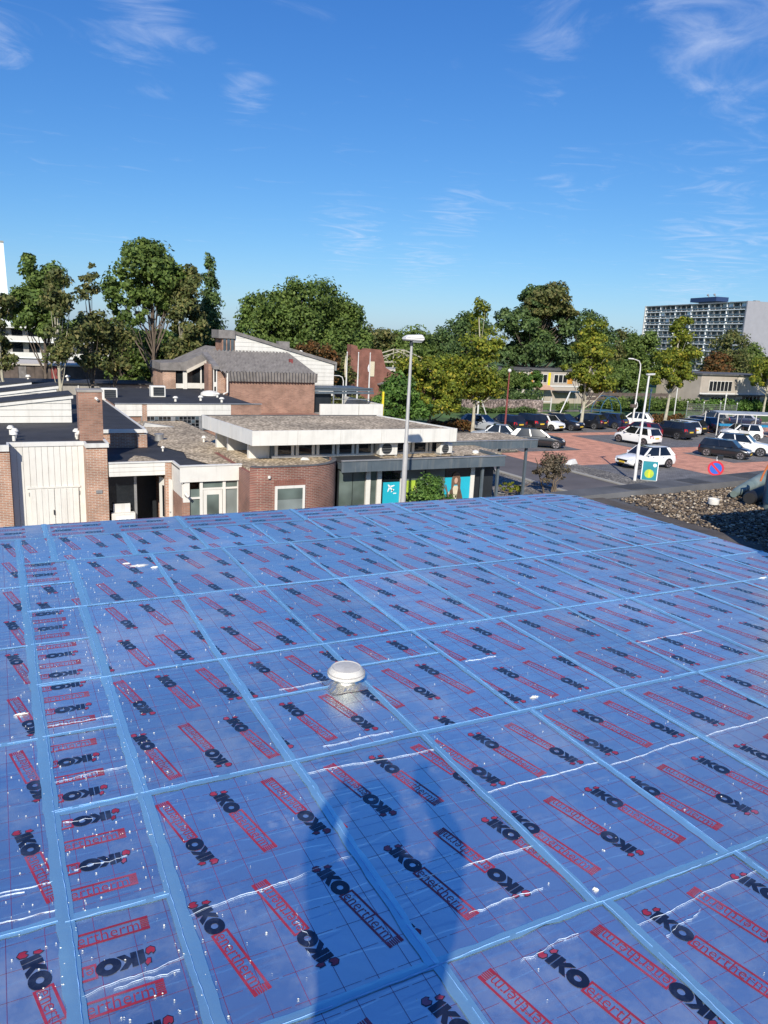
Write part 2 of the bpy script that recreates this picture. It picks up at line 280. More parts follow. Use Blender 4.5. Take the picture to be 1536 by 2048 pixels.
# ------------------------------------------------------------------ mesh helpers
def wloc(o):
    v = Vector((0, 0, 0))
    while o is not None: v += o.location; o = o.parent
    return v
class MB:
    def __init__(s): s.v = []; s.f = []; s.m = []
    def add(s, vs, fs, m=0):
        o = len(s.v); s.v.extend([tuple(p) for p in vs]); s.f.extend([tuple(i + o for i in f) for f in fs]); s.m.extend([m] * len(fs)); return s
    def box(s, x0, x1, y0, y1, z0, z1, m=0):
        return s.add([(x0, y0, z0), (x1, y0, z0), (x1, y1, z0), (x0, y1, z0), (x0, y0, z1), (x1, y0, z1), (x1, y1, z1), (x0, y1, z1)],
                     [(0, 3, 2, 1), (4, 5, 6, 7), (0, 1, 5, 4), (1, 2, 6, 5), (2, 3, 7, 6), (3, 0, 4, 7)], m)
    def loop(s, a, b, m=0, caps=True):      # two equal closed loops joined
        n = len(a); fs = [(i, (i + 1) % n, n + (i + 1) % n, n + i) for i in range(n)]
        if caps: fs += [tuple(range(n))[::-1], tuple(range(n, 2 * n))]
        return s.add(list(a) + list(b), fs, m)
    def prism(s, poly, z0, z1, m=0):        # plan outline raised from z0 to z1
        return s.loop([(x, y, z0) for x, y in poly], [(x, y, z1) for x, y in poly], m)
    def slab_y(s, poly, y0, y1, m=0):       # outline in x,z pushed along y
        return s.loop([(x, y0, z) for x, z in poly], [(x, y1, z) for x, z in poly], m)
    def slab_x(s, poly, x0, x1, m=0):
        return s.loop([(x0, y, z) for y, z in poly], [(x1, y, z) for y, z in poly], m)
    def quad(s, *p, m=0): return s.add(p, [tuple(range(len(p)))], m)
    def tube(s, pts, rs, n=8, m=0, caps=True):
        pts = [Vector(p) for p in pts]
        if isinstance(rs, (int, float)): rs = [rs] * len(pts)
        rings = []; ref = None
        for i, p in enumerate(pts):
            d = (pts[min(i + 1, len(pts) - 1)] - pts[max(i - 1, 0)])
            d = d.normalized() if d.length > 1e-9 else Vector((0, 0, 1))
            if ref is None: ref = Vector((1, 0, 0)) if abs(d.x) < 0.9 else Vector((0, 1, 0))
            a = (ref - d * ref.dot(d)).normalized(); b = d.cross(a); ref = a
            rings.append([p + (a * math.cos(2 * math.pi * k / n) + b * math.sin(2 * math.pi * k / n)) * rs[i] for k in range(n)])
        vs = [q for r in rings for q in r]
        fs = [(i * n + k, i * n + (k + 1) % n, (i + 1) * n + (k + 1) % n, (i + 1) * n + k) for i in range(len(rings) - 1) for k in range(n)]
        if caps: fs += [tuple(range(n))[::-1], tuple((len(rings) - 1) * n + k for k in range(n))]
        return s.add(vs, fs, m)
    def lathe(s, prof, cx, cy, n=20, m=0):
        vs = [(cx + r * math.cos(2 * math.pi * k / n), cy + r * math.sin(2 * math.pi * k / n), z) for r, z in prof for k in range(n)]
        fs = [(i * n + k, i * n + (k + 1) % n, (i + 1) * n + (k + 1) % n, (i + 1) * n + k) for i in range(len(prof) - 1) for k in range(n)]
        fs += [tuple(range(n))[::-1], tuple((len(prof) - 1) * n + k for k in range(n))]
        return s.add(vs, fs, m)
    def build(s, name, mats, parent=None, loc=None, smooth=False, bevel=0.0, local=False):
        if not isinstance(mats, (list, tuple)): mats = [mats]
        off = Vector((0, 0, 0))
        if not local: off = wloc(parent) if parent is not None else (Vector(loc) if loc else off)
        me = bpy.data.meshes.new(name)
        me.from_pydata([(x - off.x, y - off.y, z - off.z) for x, y, z in s.v], [], s.f)
        for k in mats: me.materials.append(M[k])
        if len(mats) > 1: me.polygons.foreach_set('material_index', s.m)
        if bevel:
            bm = bmesh.new(); bm.from_mesh(me)
            bmesh.ops.bevel(bm, geom=[e for e in bm.edges if e.is_manifold and e.calc_face_angle(0) > 0.5], offset=bevel, segments=1, affect='EDGES', clamp_overlap=True)
            bm.to_mesh(me); bm.free()
        if smooth:
            me.polygons.foreach_set('use_smooth', [True] * len(me.polygons)); me.set_sharp_from_angle(angle=rad(38))
        me.update()
        return link(name, me, parent, (0, 0, 0) if parent is not None else (loc if loc and not local else (loc or (0, 0, 0))))
def link(name, me, parent=None, loc=(0, 0, 0)):
    o = bpy.data.objects.new(name, me); COL.objects.link(o); o.location = loc
    if parent is not None: o.parent = parent
    return o
def tag(o, label=None, cat=None, group=None, kind=None):
    for k, v in (('label', label), ('category', cat), ('group', group), ('kind', kind)):
        if v: o[k] = v
    return o
def thing(name, label, cat, loc=(0, 0, 0), rz=0.0, group=None):
    o = bpy.data.objects.new(name, None); COL.objects.link(o); o.location = loc; o.rotation_euler = (0, 0, rz); o.empty_display_size = 0.2
    return tag(o, label, cat, group)
def structure(name, mb, mats, **k): return tag(mb.build(name, mats, **k), kind='structure')
def B(*a, m=0): return MB().box(*a, m=m)

# ------------------------------------------------------------------ ground, street, car park
g = MB(); g.quad((-1500, -1500, 0), (1500, -1500, 0), (1500, 1500, 0), (-1500, 1500, 0)); structure('ground', g, 'soil')
def sheet(name, poly, z, mat): return structure(name, MB().add([(x, y, z) for x, y in poly], [tuple(range(len(poly)))]), mat)
sheet('pavement', [(-40, 7.9), (28.4, 7.9), (28.4, 62), (-40, 62)], 0.004, 'paving_grit')
sheet('road', [(28.4, -40), (33.2, -40), (33.2, 95), (28.4, 95)], 0.006, 'asphalt')
sheet('street', [(-40, 10), (28.3, 10), (28.3, 20), (-40, 20)], 0.010, 'asphalt')
sheet('car_park', [(35.4, 26), (110, 26), (110, 61.5), (35.4, 61.5)], 0.012, 'paving_red')
sheet('crossing', [(33.2, 40.6), (35.4, 40.6), (35.4, 46), (33.2, 46)], 0.012, 'paving_red')
for i, (x0, x1, y0, y1) in enumerate([(35.6, 42.7, 26.0, 40.0), (47.2, 70, 46.0, 54.2), (36.2, 66, 56.0, 61.4), (66, 90, 58.2, 61.4), (35.6, 41.5, 46.2, 54.2), (49.5, 64, 38.4, 43.4)]):
    sheet('parking_bay', [(x0, y0), (x1, y0), (x1, y1), (x0, y1)], 0.016 + 0.001 * i, 'paving_grey')
sheet('lawn', [(35.4, 61.6), (120, 61.6), (120, 84), (35.4, 84)], 0.016, 'grass')
sheet('lawn', [(-60, 84), (400, 84), (400, 400), (-60, 400)], 0.008, 'grass')
sheet('sand_patch', [(59, 74.8), (72, 74.8), (72, 77), (59, 77)], 0.022, 'paving_grit')
structure('kerb', B(33.2, 33.45, 20, 40.4, 0, 0.12), 'kerb_stone', bevel=0.02); structure('kerb', B(28.15, 28.4, 20, 62, 0, 0.12), 'kerb_stone', bevel=0.02)
structure('verge', MB().prism([(33.46, 26), (35.5, 26), (35.5, 40), (34.9, 40.35), (33.46, 40.35)], 0.0, 0.14), 'paving_grit', bevel=0.02)
structure('verge', MB().prism([(33.3, 46.6), (35.5, 46.6), (36.0, 49), (35.5, 55), (33.3, 55)], 0.0, 0.14), 'paving_grit', bevel=0.02)
structure('kerb', B(35.4, 110, 61.5, 61.7, 0, 0.12), 'kerb_stone')
for (x, y, a) in ((35.0, 39.9, 0.3), (34.2, 47.2, 0.2)):
    o = MB().loop([(-.5, -.25, 0), (.5, -.25, 0), (.5, .25, 0), (-.5, .25, 0)], [(-.25, -.12, .34), (.3, -.14, .38), (.28, .12, .36), (-.22, .14, .3)]).build('boulder', 'white_panel', loc=(x, y, 0.13), bevel=0.05, local=True)
    o.rotation_euler = (0, 0, a)
    tag(o, 'pale boulder on the %s' % ('corner of the verge nearest the white car with black grille' if y < 42 else 'verge beside the canopy, left of the red crossing'), 'boulder')

# ------------------------------------------------------------------ the roof we stand on
ZR = 6.2
own = thing('shop_roof', 'flat roof covered in blue foil insulation boards with printed logos in the foreground', 'roof', (0, 0, 0))
B(-9, 12.5, -8, 7.25, 0, 6.08).build('wall', 'brick_red', own)
B(-9.05, 12.6, -8.05, 7.30, 6.0, 6.14).build('roof_deck', 'bitumen_grey', own)
MB().box(6.38, 6.75, -8, 7.30, 6.142, 6.165).build('bitumen_strip', 'bitumen_brown', own)
MB().loop([(6.4, 7.02, 6.145), (12.6, 7.36, 6.145), (12.6, 7.92, 6.145), (6.0, 7.34, 6.145)], [(6.42, 7.06, 6.20), (12.6, 7.42, 6.26), (12.6, 7.9, 6.27), (6.05, 7.33, 6.205)]).build('roof_edge', 'bitumen_grey', own)
for i, (x, w) in enumerate(((7.35, .5), (8.6, .35), (9.8, .5), (11.2, .4))):
    y0 = 7.10 + (x - 6.4) * 0.056; y1 = 7.36 + (x - 6.4) * 0.086
    zt = lambda q: 6.206 + (q - 6.4) * .0098; xa, xb = x, x + w
    MB().loop([(xa, y0, 6.18), (xb, y0 + .02, 6.18), (xb - .1, y1 + .02, 6.18), (xa - .1, y1, 6.18)], [(xa, y0 + .01, zt(xa)), (xb, y0 + .03, zt(xb)), (xb - .1, y1, zt(xb) + .003), (xa - .1, y1 - .02, zt(xa) + .003)]).build('patch', 'bitumen_dull', own)

# print: flame, IKO, red box with enertherm
def text_geo(body, shear=0.0, offset=0.0, res=2):
    cu = bpy.data.curves.new('t', 'FONT'); cu.body = body; cu.shear = shear; cu.offset = offset; cu.resolution_u = res; cu.fill_mode = 'FRONT'
    ob = bpy.data.objects.new('t', cu); COL.objects.link(ob)
    dg = bpy.context.evaluated_depsgraph_get(); me = bpy.data.meshes.new_from_object(ob.evaluated_get(dg))
    vs = [tuple(v.co) for v in me.vertices]; fs = [tuple(p.vertices) for p in me.polygons]
    bpy.data.objects.remove(ob); bpy.data.curves.remove(cu); bpy.data.meshes.remove(me)
    xs = [v[0] for v in vs]; ys = [v[1] for v in vs]
    x0, x1, y0, y1 = min(xs), max(xs), min(ys), max(ys)
    return [((v[0] - x0) / (x1 - x0), (v[1] - y0) / (y1 - y0)) for v in vs], fs
PV, PF, PMI = [], [], []
def padd(pts, faces, m, z):
    o = len(PV); PV.extend([(x, y, z) for x, y in pts]); PF.extend([tuple(i + o for i in f) for f in faces]); PMI.extend([m] * len(faces))
H0 = 0.056
def lg(x, y): return (0.016 + x * 0.0535, y * H0)
padd([lg(.28, 0), (lg(.62, 0)), lg(.62, 1), lg(.28, .86)], [(0, 1, 2, 3)], 0, .0004)
padd([lg(.68, 0), lg(1.0, 0), lg(1.0, .36), lg(1.28, 0), lg(1.72, 0), lg(1.26, .52), lg(1.68, 1), lg(1.27, 1), lg(1.0, .68), lg(1.0, 1), lg(.68, 1)],
     [(0, 1, 9, 10), (1, 2, 8, 9), (2, 3, 5, 8), (3, 4, 5), (5, 6, 7, 8)], 0, .0004)
ring = 18
op = [lg(2.18 + .66 * math.cos(2 * math.pi * k / ring), .5 + .56 * math.sin(2 * math.pi * k / ring)) for k in range(ring)] + [lg(2.18 + .22 * math.cos(2 * math.pi * k / ring), .5 + .20 * math.sin(2 * math.pi * k / ring)) for k in range(ring)]
padd(op, [(k, (k + 1) % ring, ring + (k + 1) % ring, ring + k) for k in range(ring)], 0, .0006)
padd([lg(-.34, .10), lg(-.10, -.10), lg(.16, .0), lg(.25, .32), lg(.10, .5), lg(-.10, .38), lg(-.16, .54), lg(-.32, .38)], [(0, 1, 2, 3, 4, 5, 7), (5, 6, 7)], 0, .0004)
padd([lg(-.30, .13), lg(-.09, -.05), lg(.12, .04), lg(.19, .30), lg(.09, .44), lg(-.09, .33), lg(-.16, .46), lg(-.28, .36)], [(0, 1, 2, 3, 4, 5, 7), (5, 6, 7)], 1, .0006)
padd([lg(-.02, .72), lg(.18, .66), lg(.38, .95), lg(.28, 1.22), lg(.10, 1.06), lg(.0, 1.08)], [(0, 1, 2, 3, 4, 5)], 0, .00035)
padd([lg(.02, .76), lg(.17, .71), lg(.33, .95), lg(.25, 1.14), lg(.06, 1.02)], [(0, 1, 2, 3, 4)], 1, .0006)
XB0, XB1 = 0.163, 0.432
padd([(XB0, 0), (XB1, 0), (XB1, .0075), (XB0, .0075)], [(0, 1, 2, 3)], 1, .0004)
padd([(XB0, H0 - .0075), (XB1, H0 - .0075), (XB1, H0), (XB0, H0)], [(0, 1, 2, 3)], 1, .0004)
padd([(XB0, .0075), (XB0 + .006, .0075), (XB0 + .006, H0 - .0075), (XB0, H0 - .0075)], [(0, 1, 2, 3)], 1, .0004)
for k in range(6):
    yy = .0078 + k * .0072
    padd([(.407, yy), (XB1, yy), (XB1, yy + .0042), (.407, yy + .0042)], [(0, 1, 2, 3)], 1, .0004)
tv, tf = text_geo('enertherm', 0.0, -0.012)
TW = (.172, .402)
padd([(TW[0] + x * (TW[1] - TW[0]), .0085 + y * (H0 - .014)) for x, y in tv], tf, 1, .0005)
PV_N = np.array(PV); SLANT = rad(12)

def board(x0, x1, y0, y1, along='y', phase=0.1, flip=0, prints=True, lines=True, dz=0.0, seed=0, start=0.09):
    rnd = random.Random(seed)
    z = ZR + dz; g_ = 0.004
    t = [rnd.uniform(-.003, .003) for _ in range(4)]
    X0, X1, Y0, Y1 = x0 + g_, x1 - g_, y0 + g_, y1 - g_
    mb = MB().loop([(X0, Y0, z - .05), (X1, Y0, z - .05), (X1, Y1, z - .05), (X0, Y1, z - .05)], [(X0, Y0, z), (X1, Y0, z), (X1, Y1, z), (X0, Y1, z)])
    bo = mb.build('insulation_board', 'foil', own, bevel=0.004)
    if not prints: return bo
    vs, fs, ms = [], [], []
    def put(ox, oy, dx, dy):                 # text direction (dx,dy), letters stand to its left
        ux, uy = -dy, dx; o = len(vs)
        for x, y, zz in PV: vs.append((ox + dx * x + ux * y, oy + dy * x + uy * y, z + 0.0006 + zz))
        fs.extend([tuple(i + o for i in f) for f in PF]); ms.extend(PMI)
    s, c = math.sin(SLANT), math.cos(SLANT)
    if along == 'y':
        rows = []; yy = y1 - start
        while yy > y0 + .06: rows.append(yy); yy -= .568
        for r, yf in enumerate(rows):
            k = -1
            while x0 + phase + .212 * k < x1:
                xf = x0 + phase + .212 * k
                if (k + r + flip) % 2: put(xf, yf, s, -c)
                else: put(xf + s * .43 + .055 * c, yf - c * .43 + .055 * s, -s, c)
                k += 1
    else:
        cols = []; xx = x0 + start
        k = 0; yy = y0 + phase
        while yy < y1:
            xs_ = x0 + start
            while xs_ < x1:
                if (k + flip) % 2: put(xs_, yy, 1, 0.0)
                else: put(xs_ + .43, yy + .055, -1, 0.0)
                xs_ += .568
            k += 1; yy += .13
    if lines:
        def ln(a, b, c_, d_):
            o = len(vs); vs.extend([(a, c_, z + .0006), (b, c_, z + .0006), (b, d_, z + .0006), (a, d_, z + .0006)]); fs.append((o, o + 1, o + 2, o + 3)); ms.append(3)
        lx = x0 + rnd.uniform(.03, .1)
        while lx < x1: ln(lx - .0008, lx + .0008, Y0, Y1); lx += .106
        ly = y0 + rnd.uniform(.03, .1)
        while ly < y1:
            xa = x0
            while xa < x1: ln(xa, min(xa + .095, x1), ly - .0006, ly + .0006); xa += .106
            ly += .106
    bm = bmesh.new()
    bv = [bm.verts.new(v) for v in vs]
    for f, m in zip(fs, ms):
        try: bf = bm.faces.new([bv[i] for i in f]); bf.material_index = m
        except ValueError: pass
    for co, no in (((X0 + .002, 0, 0), (-1, 0, 0)), ((X1 - .002, 0, 0), (1, 0, 0)), ((0, Y0 + .002, 0), (0, -1, 0)), ((0, Y1 - .002, 0), (0, 1, 0))):
        bmesh.ops.bisect_plane(bm, geom=bm.verts[:] + bm.edges[:] + bm.faces[:], plane_co=co, plane_no=no, clear_outer=True)
    me = bpy.data.meshes.new('print'); bm.to_mesh(me); bm.free()
    for k in ('print_black', 'print_red', 'foil', 'print_line'): me.materials.append(M[k])
    link('print', me, bo)
    return bo
def crease(bo, x0, x1, y0, y1, n, seed):
    rnd = random.Random(seed); mb = MB(); far = y0 > 2.6
    if far and (y0 > 3.7 or rnd.random() < .4): return
    for _ in range(max(1, n - (1 if far else 0))):
        y = rnd.uniform(y0 + .05, y1 - .05); a, b = x0 + .012, x1 - .012; vert = rnd.random() < .12
        if rnd.random() < .55: a = rnd.uniform(x0, x0 + .35 * (x1 - x0)) + .012; b = rnd.uniform(a + .3 * (x1 - x0), x1 - .01)
        b = min(b, x1 - .01); sl_ = rnd.gauss(0, .02); p1, p2, base = rnd.uniform(0, 6), rnd.uniform(0, 6), rnd.choice((.0003, .0005, .0007, .0010)) * (.55 if far else 1)
        npt = max(6, int((b - a) / .012)); prev = None
        for i in range(npt + 1):
            t = i / npt; px_ = a + (b - a) * t; py_ = y + sl_ * t + .004 * math.sin(t * 9 + p1) + .002 * math.sin(t * 31 + p2) + rnd.gauss(0, .0007)
            if vert: px_, py_ = (x0 + x1) / 2 + (py_ - y) * 2, y0 + .03 + (px_ - x0) * .9
            w = base * abs(math.sin(t * 7 + p2)) * rnd.uniform(.4, 1.5) * (1 - abs(2 * t - 1) ** 6); z = ZR + .0012
            c_ = [(px_ - w, py_, z), (px_, py_, z + .002), (px_ + w, py_, z)] if vert else [(px_, py_ - w, z), (px_, py_, z + .002), (px_, py_ + w, z)]
            if py_ > y1 - .01: break
            if prev: mb.add(prev + c_, [(0, 3, 4, 1), (1, 4, 5, 2)])
            prev = c_
    if mb.v: mb.build('crease', 'crease_glint', bo)

RY = [-1.97, -.79, .39, 1.57, 2.76, 3.90, 5.02, 6.10]
CX = [[.42, 1.05, 1.69, 2.32, 2.94, 3.56, 4.17, 4.78, 5.37, 5.86, 6.38]] * 3 + [
      [.43, 1.06, 1.71, 2.34, 2.95, 3.56, 4.18, 4.79, 5.38, 5.86, 6.38], [.42, 1.05, 1.68, 2.31, 2.93, 3.53, 4.15, 4.76, 5.36, 5.84, 6.38],
      [.42, 1.04, 1.66, 2.26, 2.93, 3.50, 4.12, 4.74, 5.35, 5.83, 6.38], [.42, 1.04, 1.65, 2.24, 2.86, 3.48, 4.07, 4.69, 5.33, 5.80, 6.38], [.44, 1.04, 1.63, 2.23, 2.84, 3.43, 4.02, 4.65, 5.30, 5.73, 6.38]]
PH = {(3, 0): (.10, 1), (3, 1): (.30, 1), (3, 2): (.08, 1), (4, 0): (.24, 1), (4, 1): (.10, 0), (4, 2): (.20, 1), (4, 3): (.20, 1)}
sd = 0
TAPES = []
for r in range(8):
    y1 = RY[r]; y0 = RY[r - 1] if r else RY[0] - 1.18
    if r == 0: continue
    xs = CX[r]
    for k in range(len(xs) - 1):
        sd += 1
        if k == len(xs) - 2 and y0 > 2:      # cut strip along the right edge has its own joints
            for (a, b) in ((y0, (y0 + y1) / 2 + .03), ((y0 + y1) / 2 + .03, y1)):
                board(xs[k], xs[k + 1], a, b, 'y', .05 + random.random() * .2, sd % 2, True, False, random.uniform(-.001, .001), sd, .12)
            TAPES.append(('x', (y0 + y1) / 2 + .03, xs[k], xs[k + 1], .06)); TAPES.append(('y', xs[k], y0, y1, .05))
            continue
        ph, fl = PH.get((r, k), (random.uniform(.02, .21), random.randint(0, 1)))
        if r == 5 and k in (1, ):            # the board cut round the vent
            for (a, b, st) in ((y0, 3.36, .08), (3.36, y1, .10)):
                bo = board(xs[k], xs[k + 1], a, b, 'y', .12, 1, True, True, 0, sd, st); crease(bo, xs[k], xs[k + 1], a, b, 2, sd)
            TAPES.append(('x', 3.36, xs[k], xs[k + 1], .05))
        elif r == 5 and k == 2:
            for (a, b, st) in ((y0, 3.54, .10), (3.54, y1, .10)):
                bo = board(xs[k], xs[k + 1], a, b, 'y', .15, 0, True, True, 0, sd, st); crease(bo, xs[k], xs[k + 1], a, b, 2, sd)
            TAPES.append(('x', 3.54, xs[k], xs[k + 1], .05))
        else:
            bo = board(xs[k], xs[k + 1], y0, y1, 'y', ph, fl, True, r < 7 and y1 > .2, random.uniform(-.001, .001), sd)
            if r < 7: crease(bo, xs[k], xs[k + 1], y0, y1, random.choice((1, 2, 2, 3)), sd)
        TAPES.append(('y', xs[k], y0, y1, .062 if k else .08))
    TAPES.append(('x', y1, .1, xs[-1], .062))
LS = [-2.2, -1.1, .0, 1.05, 1.60, 2.18, 2.77, 3.36, 3.92, 4.46, 5.02, 5.55, 6.10]
for i in range(len(LS) - 1):
    sd += 1
    bo = board(.09, .42, LS[i], LS[i + 1], 'x' if LS[i] < 4.9 or LS[i] > 5.4 else 'y', .06 + .02 * (i % 2), i % 2, True, LS[i] > .5, random.uniform(-.001, .001), sd, -.20 if i % 3 else -.22)
    crease(bo, .09, .42, LS[i], LS[i + 1], 2, sd)
    TAPES.append(('x', LS[i + 1], .09, .42, .045))
TAPES.append(('y', .09, -2, 6.8, .08))
LL = [-2.2, -1.1, .0, 1.05, 2.19, 3.36, 4.46, 5.55, 6.83]
for j, (xa, xb) in enumerate(((-.53, .09), (-1.15, -.53), (-1.77, -1.15), (-2.4, -1.77))):
    for i in range(len(LL) - 1):
        sd += 1; yo = 0 if j % 2 == 0 else .0
        bo = board(xa, xb, LL[i], LL[i + 1], 'y', .06, (i + j) % 2, True, j == 0, random.uniform(-.001, .001), sd)
        if j == 0: crease(bo, xa, xb, LL[i], LL[i + 1], 3, sd)
        TAPES.append(('x', LL[i + 1], xa, xb, .05))
    if j: TAPES.append(('y', xb, -2, 6.8, .06))
xe = [.09, .33, .93, 1.52, 2.12, 2.70, 3.29, 3.92, 4.49, 5.09, 5.66, 6.38]
for k in range(len(xe) - 1):
    sd += 1; board(xe[k], xe[k + 1], 6.10, 6.83, 'y', random.uniform(.02, .2), k % 2, True, False, random.uniform(-.001, .001), sd, .02)
    TAPES.append(('y', xe[k], 6.10, 6.83, .09 if k in (1, 2) else .055))
TAPES.append(('x', 6.83, -2.4, 6.38, .05))
xf = [-2.4, -.9, .31, 1.50, 2.68, 3.87, 5.07, 6.38]
for k in range(len(xf) - 1):
    sd += 1; board(xf[k], xf[k + 1], 6.83, 7.325, 'x', .07, k % 2, True, False, 0, sd, .05)
    TAPES.append(('y', xf[k], 6.83, 7.32, .07))
for j, (d, c, a, b, w) in enumerate(TAPES):
    rnd = random.Random(j); n = max(2, int((b - a) / .05)); mb = MB(); vs = []; ww = w / 2 * .64 * rnd.uniform(.8, 1.25); sk = rnd.uniform(-.016, .016)
    zz = ZR + (.0026 if d == 'x' else .0036)
    for i in range(n + 1):
        t = a + (b - a) * i / n; o = c + sk * (i / n - .5) + rnd.gauss(0, .0012)
        for q, h in ((-1, -.0010), (-.45, rnd.uniform(-.0004, .0006)), (.05, rnd.uniform(0, .0016)), (.5, rnd.uniform(-.0004, .0006)), (1, -.0010)):
            e = o + q * ww + rnd.gauss(0, .0016); vs.append((t, e, zz + h) if d == 'x' else (e, t, zz + h))
    fs = [(i * 5 + k, (i + 1) * 5 + k, (i + 1) * 5 + k + 1, i * 5 + k + 1) if d == 'x' else (i * 5 + k, i * 5 + k + 1, (i + 1) * 5 + k + 1, (i + 1) * 5 + k) for i in range(n) for k in range(4)]
    ts = mb.add(vs, fs).build('tape_strip', 'tape', own, smooth=True)
    if c > 5.6 and d == 'x': continue
    rg = MB(); e = c + rnd.choice((-.35, .1, .4)) * ww; t = a; pv = None; ph_ = rnd.uniform(0, 6)
    while t < b:                            # fold along the joint, its highlight put into the colour
        e2 = e + .004 * math.sin(t * 5 + ph_) + rnd.gauss(0, .0008); w2 = abs(rnd.gauss(0, .0006)) + .0003; cur_ = [(t, e2 - w2, zz + .0018), (t, e2, zz + .0032), (t, e2 + w2, zz + .0018)]
        if d == 'y': cur_ = [(q_[1], q_[0], q_[2]) for q_ in cur_]
        if pv and (rnd.random() < .97): o_ = len(rg.v); rg.add(pv + cur_, [(0, 3, 4, 1), (1, 4, 5, 2)])
        pv = cur_; t += .024
    if rg.v: rg.build('fold', 'fold_glint', ts)

# pebbles, crumbs
ico = bmesh.new(); bmesh.ops.create_icosphere(ico, subdivisions=1, radius=1); IV = np.array([v.co[:] for v in ico.verts]); IF = np.array([[v.index for v in f.verts] for f in ico.faces]); ico.free()
def fastmesh(name, V, Fc, mats):
    me = bpy.data.meshes.new(name); nv, nf, k = len(V), len(Fc), Fc.shape[1]
    me.vertices.add(nv); me.vertices.foreach_set('co', np.ascontiguousarray(V, dtype=np.float32).ravel())
    me.loops.add(nf * k); me.loops.foreach_set('vertex_index', np.ascontiguousarray(Fc, dtype=np.int32).ravel())
    me.polygons.add(nf); me.polygons.foreach_set('loop_start', np.arange(0, nf * k, k, dtype=np.int32))
    try: me.polygons.foreach_set('loop_total', np.full(nf, k, dtype=np.int32))
    except Exception: pass
    for m in (mats if isinstance(mats, (list, tuple)) else [mats]): me.materials.append(M[m])
    me.update(calc_edges=True); return me
rng = np.random.default_rng(5)
def scatter_stones(P_, smin, smax, flat=0.6):
    n = len(P_); S = rng.uniform(smin, smax, (n, 1)) * np.stack([rng.uniform(.75, 1.3, n), rng.uniform(.75, 1.3, n), rng.uniform(.5, .8, n) * flat / .6], 1)
    a = rng.uniform(0, 6.28, n); V = IV[None] * S[:, None] * rng.uniform(.85, 1.15, (n, 12, 1))
    x = V[..., 0] * np.cos(a)[:, None] - V[..., 1] * np.sin(a)[:, None]; y = V[..., 0] * np.sin(a)[:, None] + V[..., 1] * np.cos(a)[:, None]
    V = np.stack([x, y, V[..., 2]], -1) + P_[:, None]
    return V.reshape(-1, 3), (IF[None] + (np.arange(n) * 12)[:, None, None]).reshape(-1, 3)
n = 30000; xx = rng.uniform(6.55, 12.4, n); yy = rng.uniform(2.5, 7.6, n)
edge = 6.68 + (yy - 5) * .10 + .05 * np.sin(yy * 5)
far = 6.98 + (xx - 6.4) * .055
keep = (xx > edge) & (yy < far + .03 * np.sin(xx * 7)) & (rng.random(n) < np.clip((xx - edge) * 4 + .35, 0, 1))
xx, yy = xx[keep], yy[keep]; n = len(xx)
V, Fc = scatter_stones(np.stack([xx, yy, 6.150 + .020 * rng.random(n)], 1), .006, .0235)
tag(link('roof_gravel', fastmesh('roof_gravel', V, Fc, 'pebble')), 'layer of brown and cream pebbles beside the blue boards', 'gravel', kind='stuff')
n = 2200; P_ = np.stack([rng.uniform(-.6, 6.3, n), rng.uniform(.9, 7.2, n) , np.full(n, ZR + .003)], 1)
k_ = rng.random(n) < .45; P_[k_, 0] = np.where(rng.random(k_.sum()) < .5, .09, .42) + rng.normal(0, .09, k_.sum())
V, Fc = scatter_stones(P_, .0010, .0034, .4)
tag(link('foam_crumbs', fastmesh('foam_crumbs', V, Fc, 'foam')), 'white foam crumbs scattered over the blue boards', 'crumbs', kind='stuff')
def smear(x, y, rx, ry, seed, label):
    rnd = random.Random(seed); mb = MB(); n = 26
    pts = [(x, y, ZR + .008)]
    for q, h in ((.55, .006), (1, .001)):
        for k in range(n):
            a = 2 * math.pi * k / n; w = q * rnd.uniform(.55, 1.25); pts.append((x + rx * w * math.cos(a), y + ry * w * math.sin(a), ZR + h * rnd.uniform(.5, 1.3) + .001))
    fs = [(0, 1 + k, 1 + (k + 1) % n) for k in range(n)] + [(1 + k, 1 + n + k, 1 + n + (k + 1) % n, 1 + (k + 1) % n) for k in range(n)]
    tag(mb.add(pts, fs).build('foam_smear', 'foam', loc=(x, y, ZR), smooth=True), label, 'foam', 'foam smears on the boards')
smear(.90, 5.80, .065, .03, 1, 'largest cream foam smear, on the far left boards'); smear(1.0, 5.72, .03, .012, 2, 'small foam smear just right of the largest one')
smear(.82, 5.88, .03, .010, 3, 'thin foam smear just behind and left of the largest one'); smear(2.42, 2.86, .026, .010, 4, 'pale foam smear on the joint right of the white vent')
smear(.01, 3.62, .03, .007, 5, 'foam smear on the leftmost boards at the frame edge')
smear(5.6, 3.9, .06, .012, 6, 'foam smear near the right edge beside the gravel'); smear(1.72, 1.62, .010, .010, 7, 'little foam lump where two taped joints cross at lower right')

# vent
vx, vy = 1.555, 3.345
vt = thing('roof_vent', 'round white plastic roof vent with domed cap standing on the blue boards', 'vent', (vx, vy, ZR))
MB().lathe([(.045, ZR), (.045, ZR + .06), (.042, ZR + .068)], vx, vy, 20).build('stem', 'plastic_white', vt, smooth=True)
MB().lathe([(.050, ZR + .060), (.092, ZR + .062), (.0995, ZR + .064), (.101, ZR + .068), (.0985, ZR + .079), (.0945, ZR + .0815), (.0885, ZR + .093), (.081, ZR + .1045), (.0765, ZR + .1075), (.073, ZR + .1065), (.070, ZR + .1045), (.060, ZR + .1065), (.03, ZR + .1085), (.002, ZR + .109)], vx, vy, 40).build('cap', 'vent_plastic', vt, smooth=True)
MB().lathe([(.0985, ZR + .0790), (.0998, ZR + .0800), (.0955, ZR + .0822), (.0940, ZR + .0815), (.0985, ZR + .0790)], vx, vy, 40).build('cap_seam', 'concrete', vt, smooth=True)
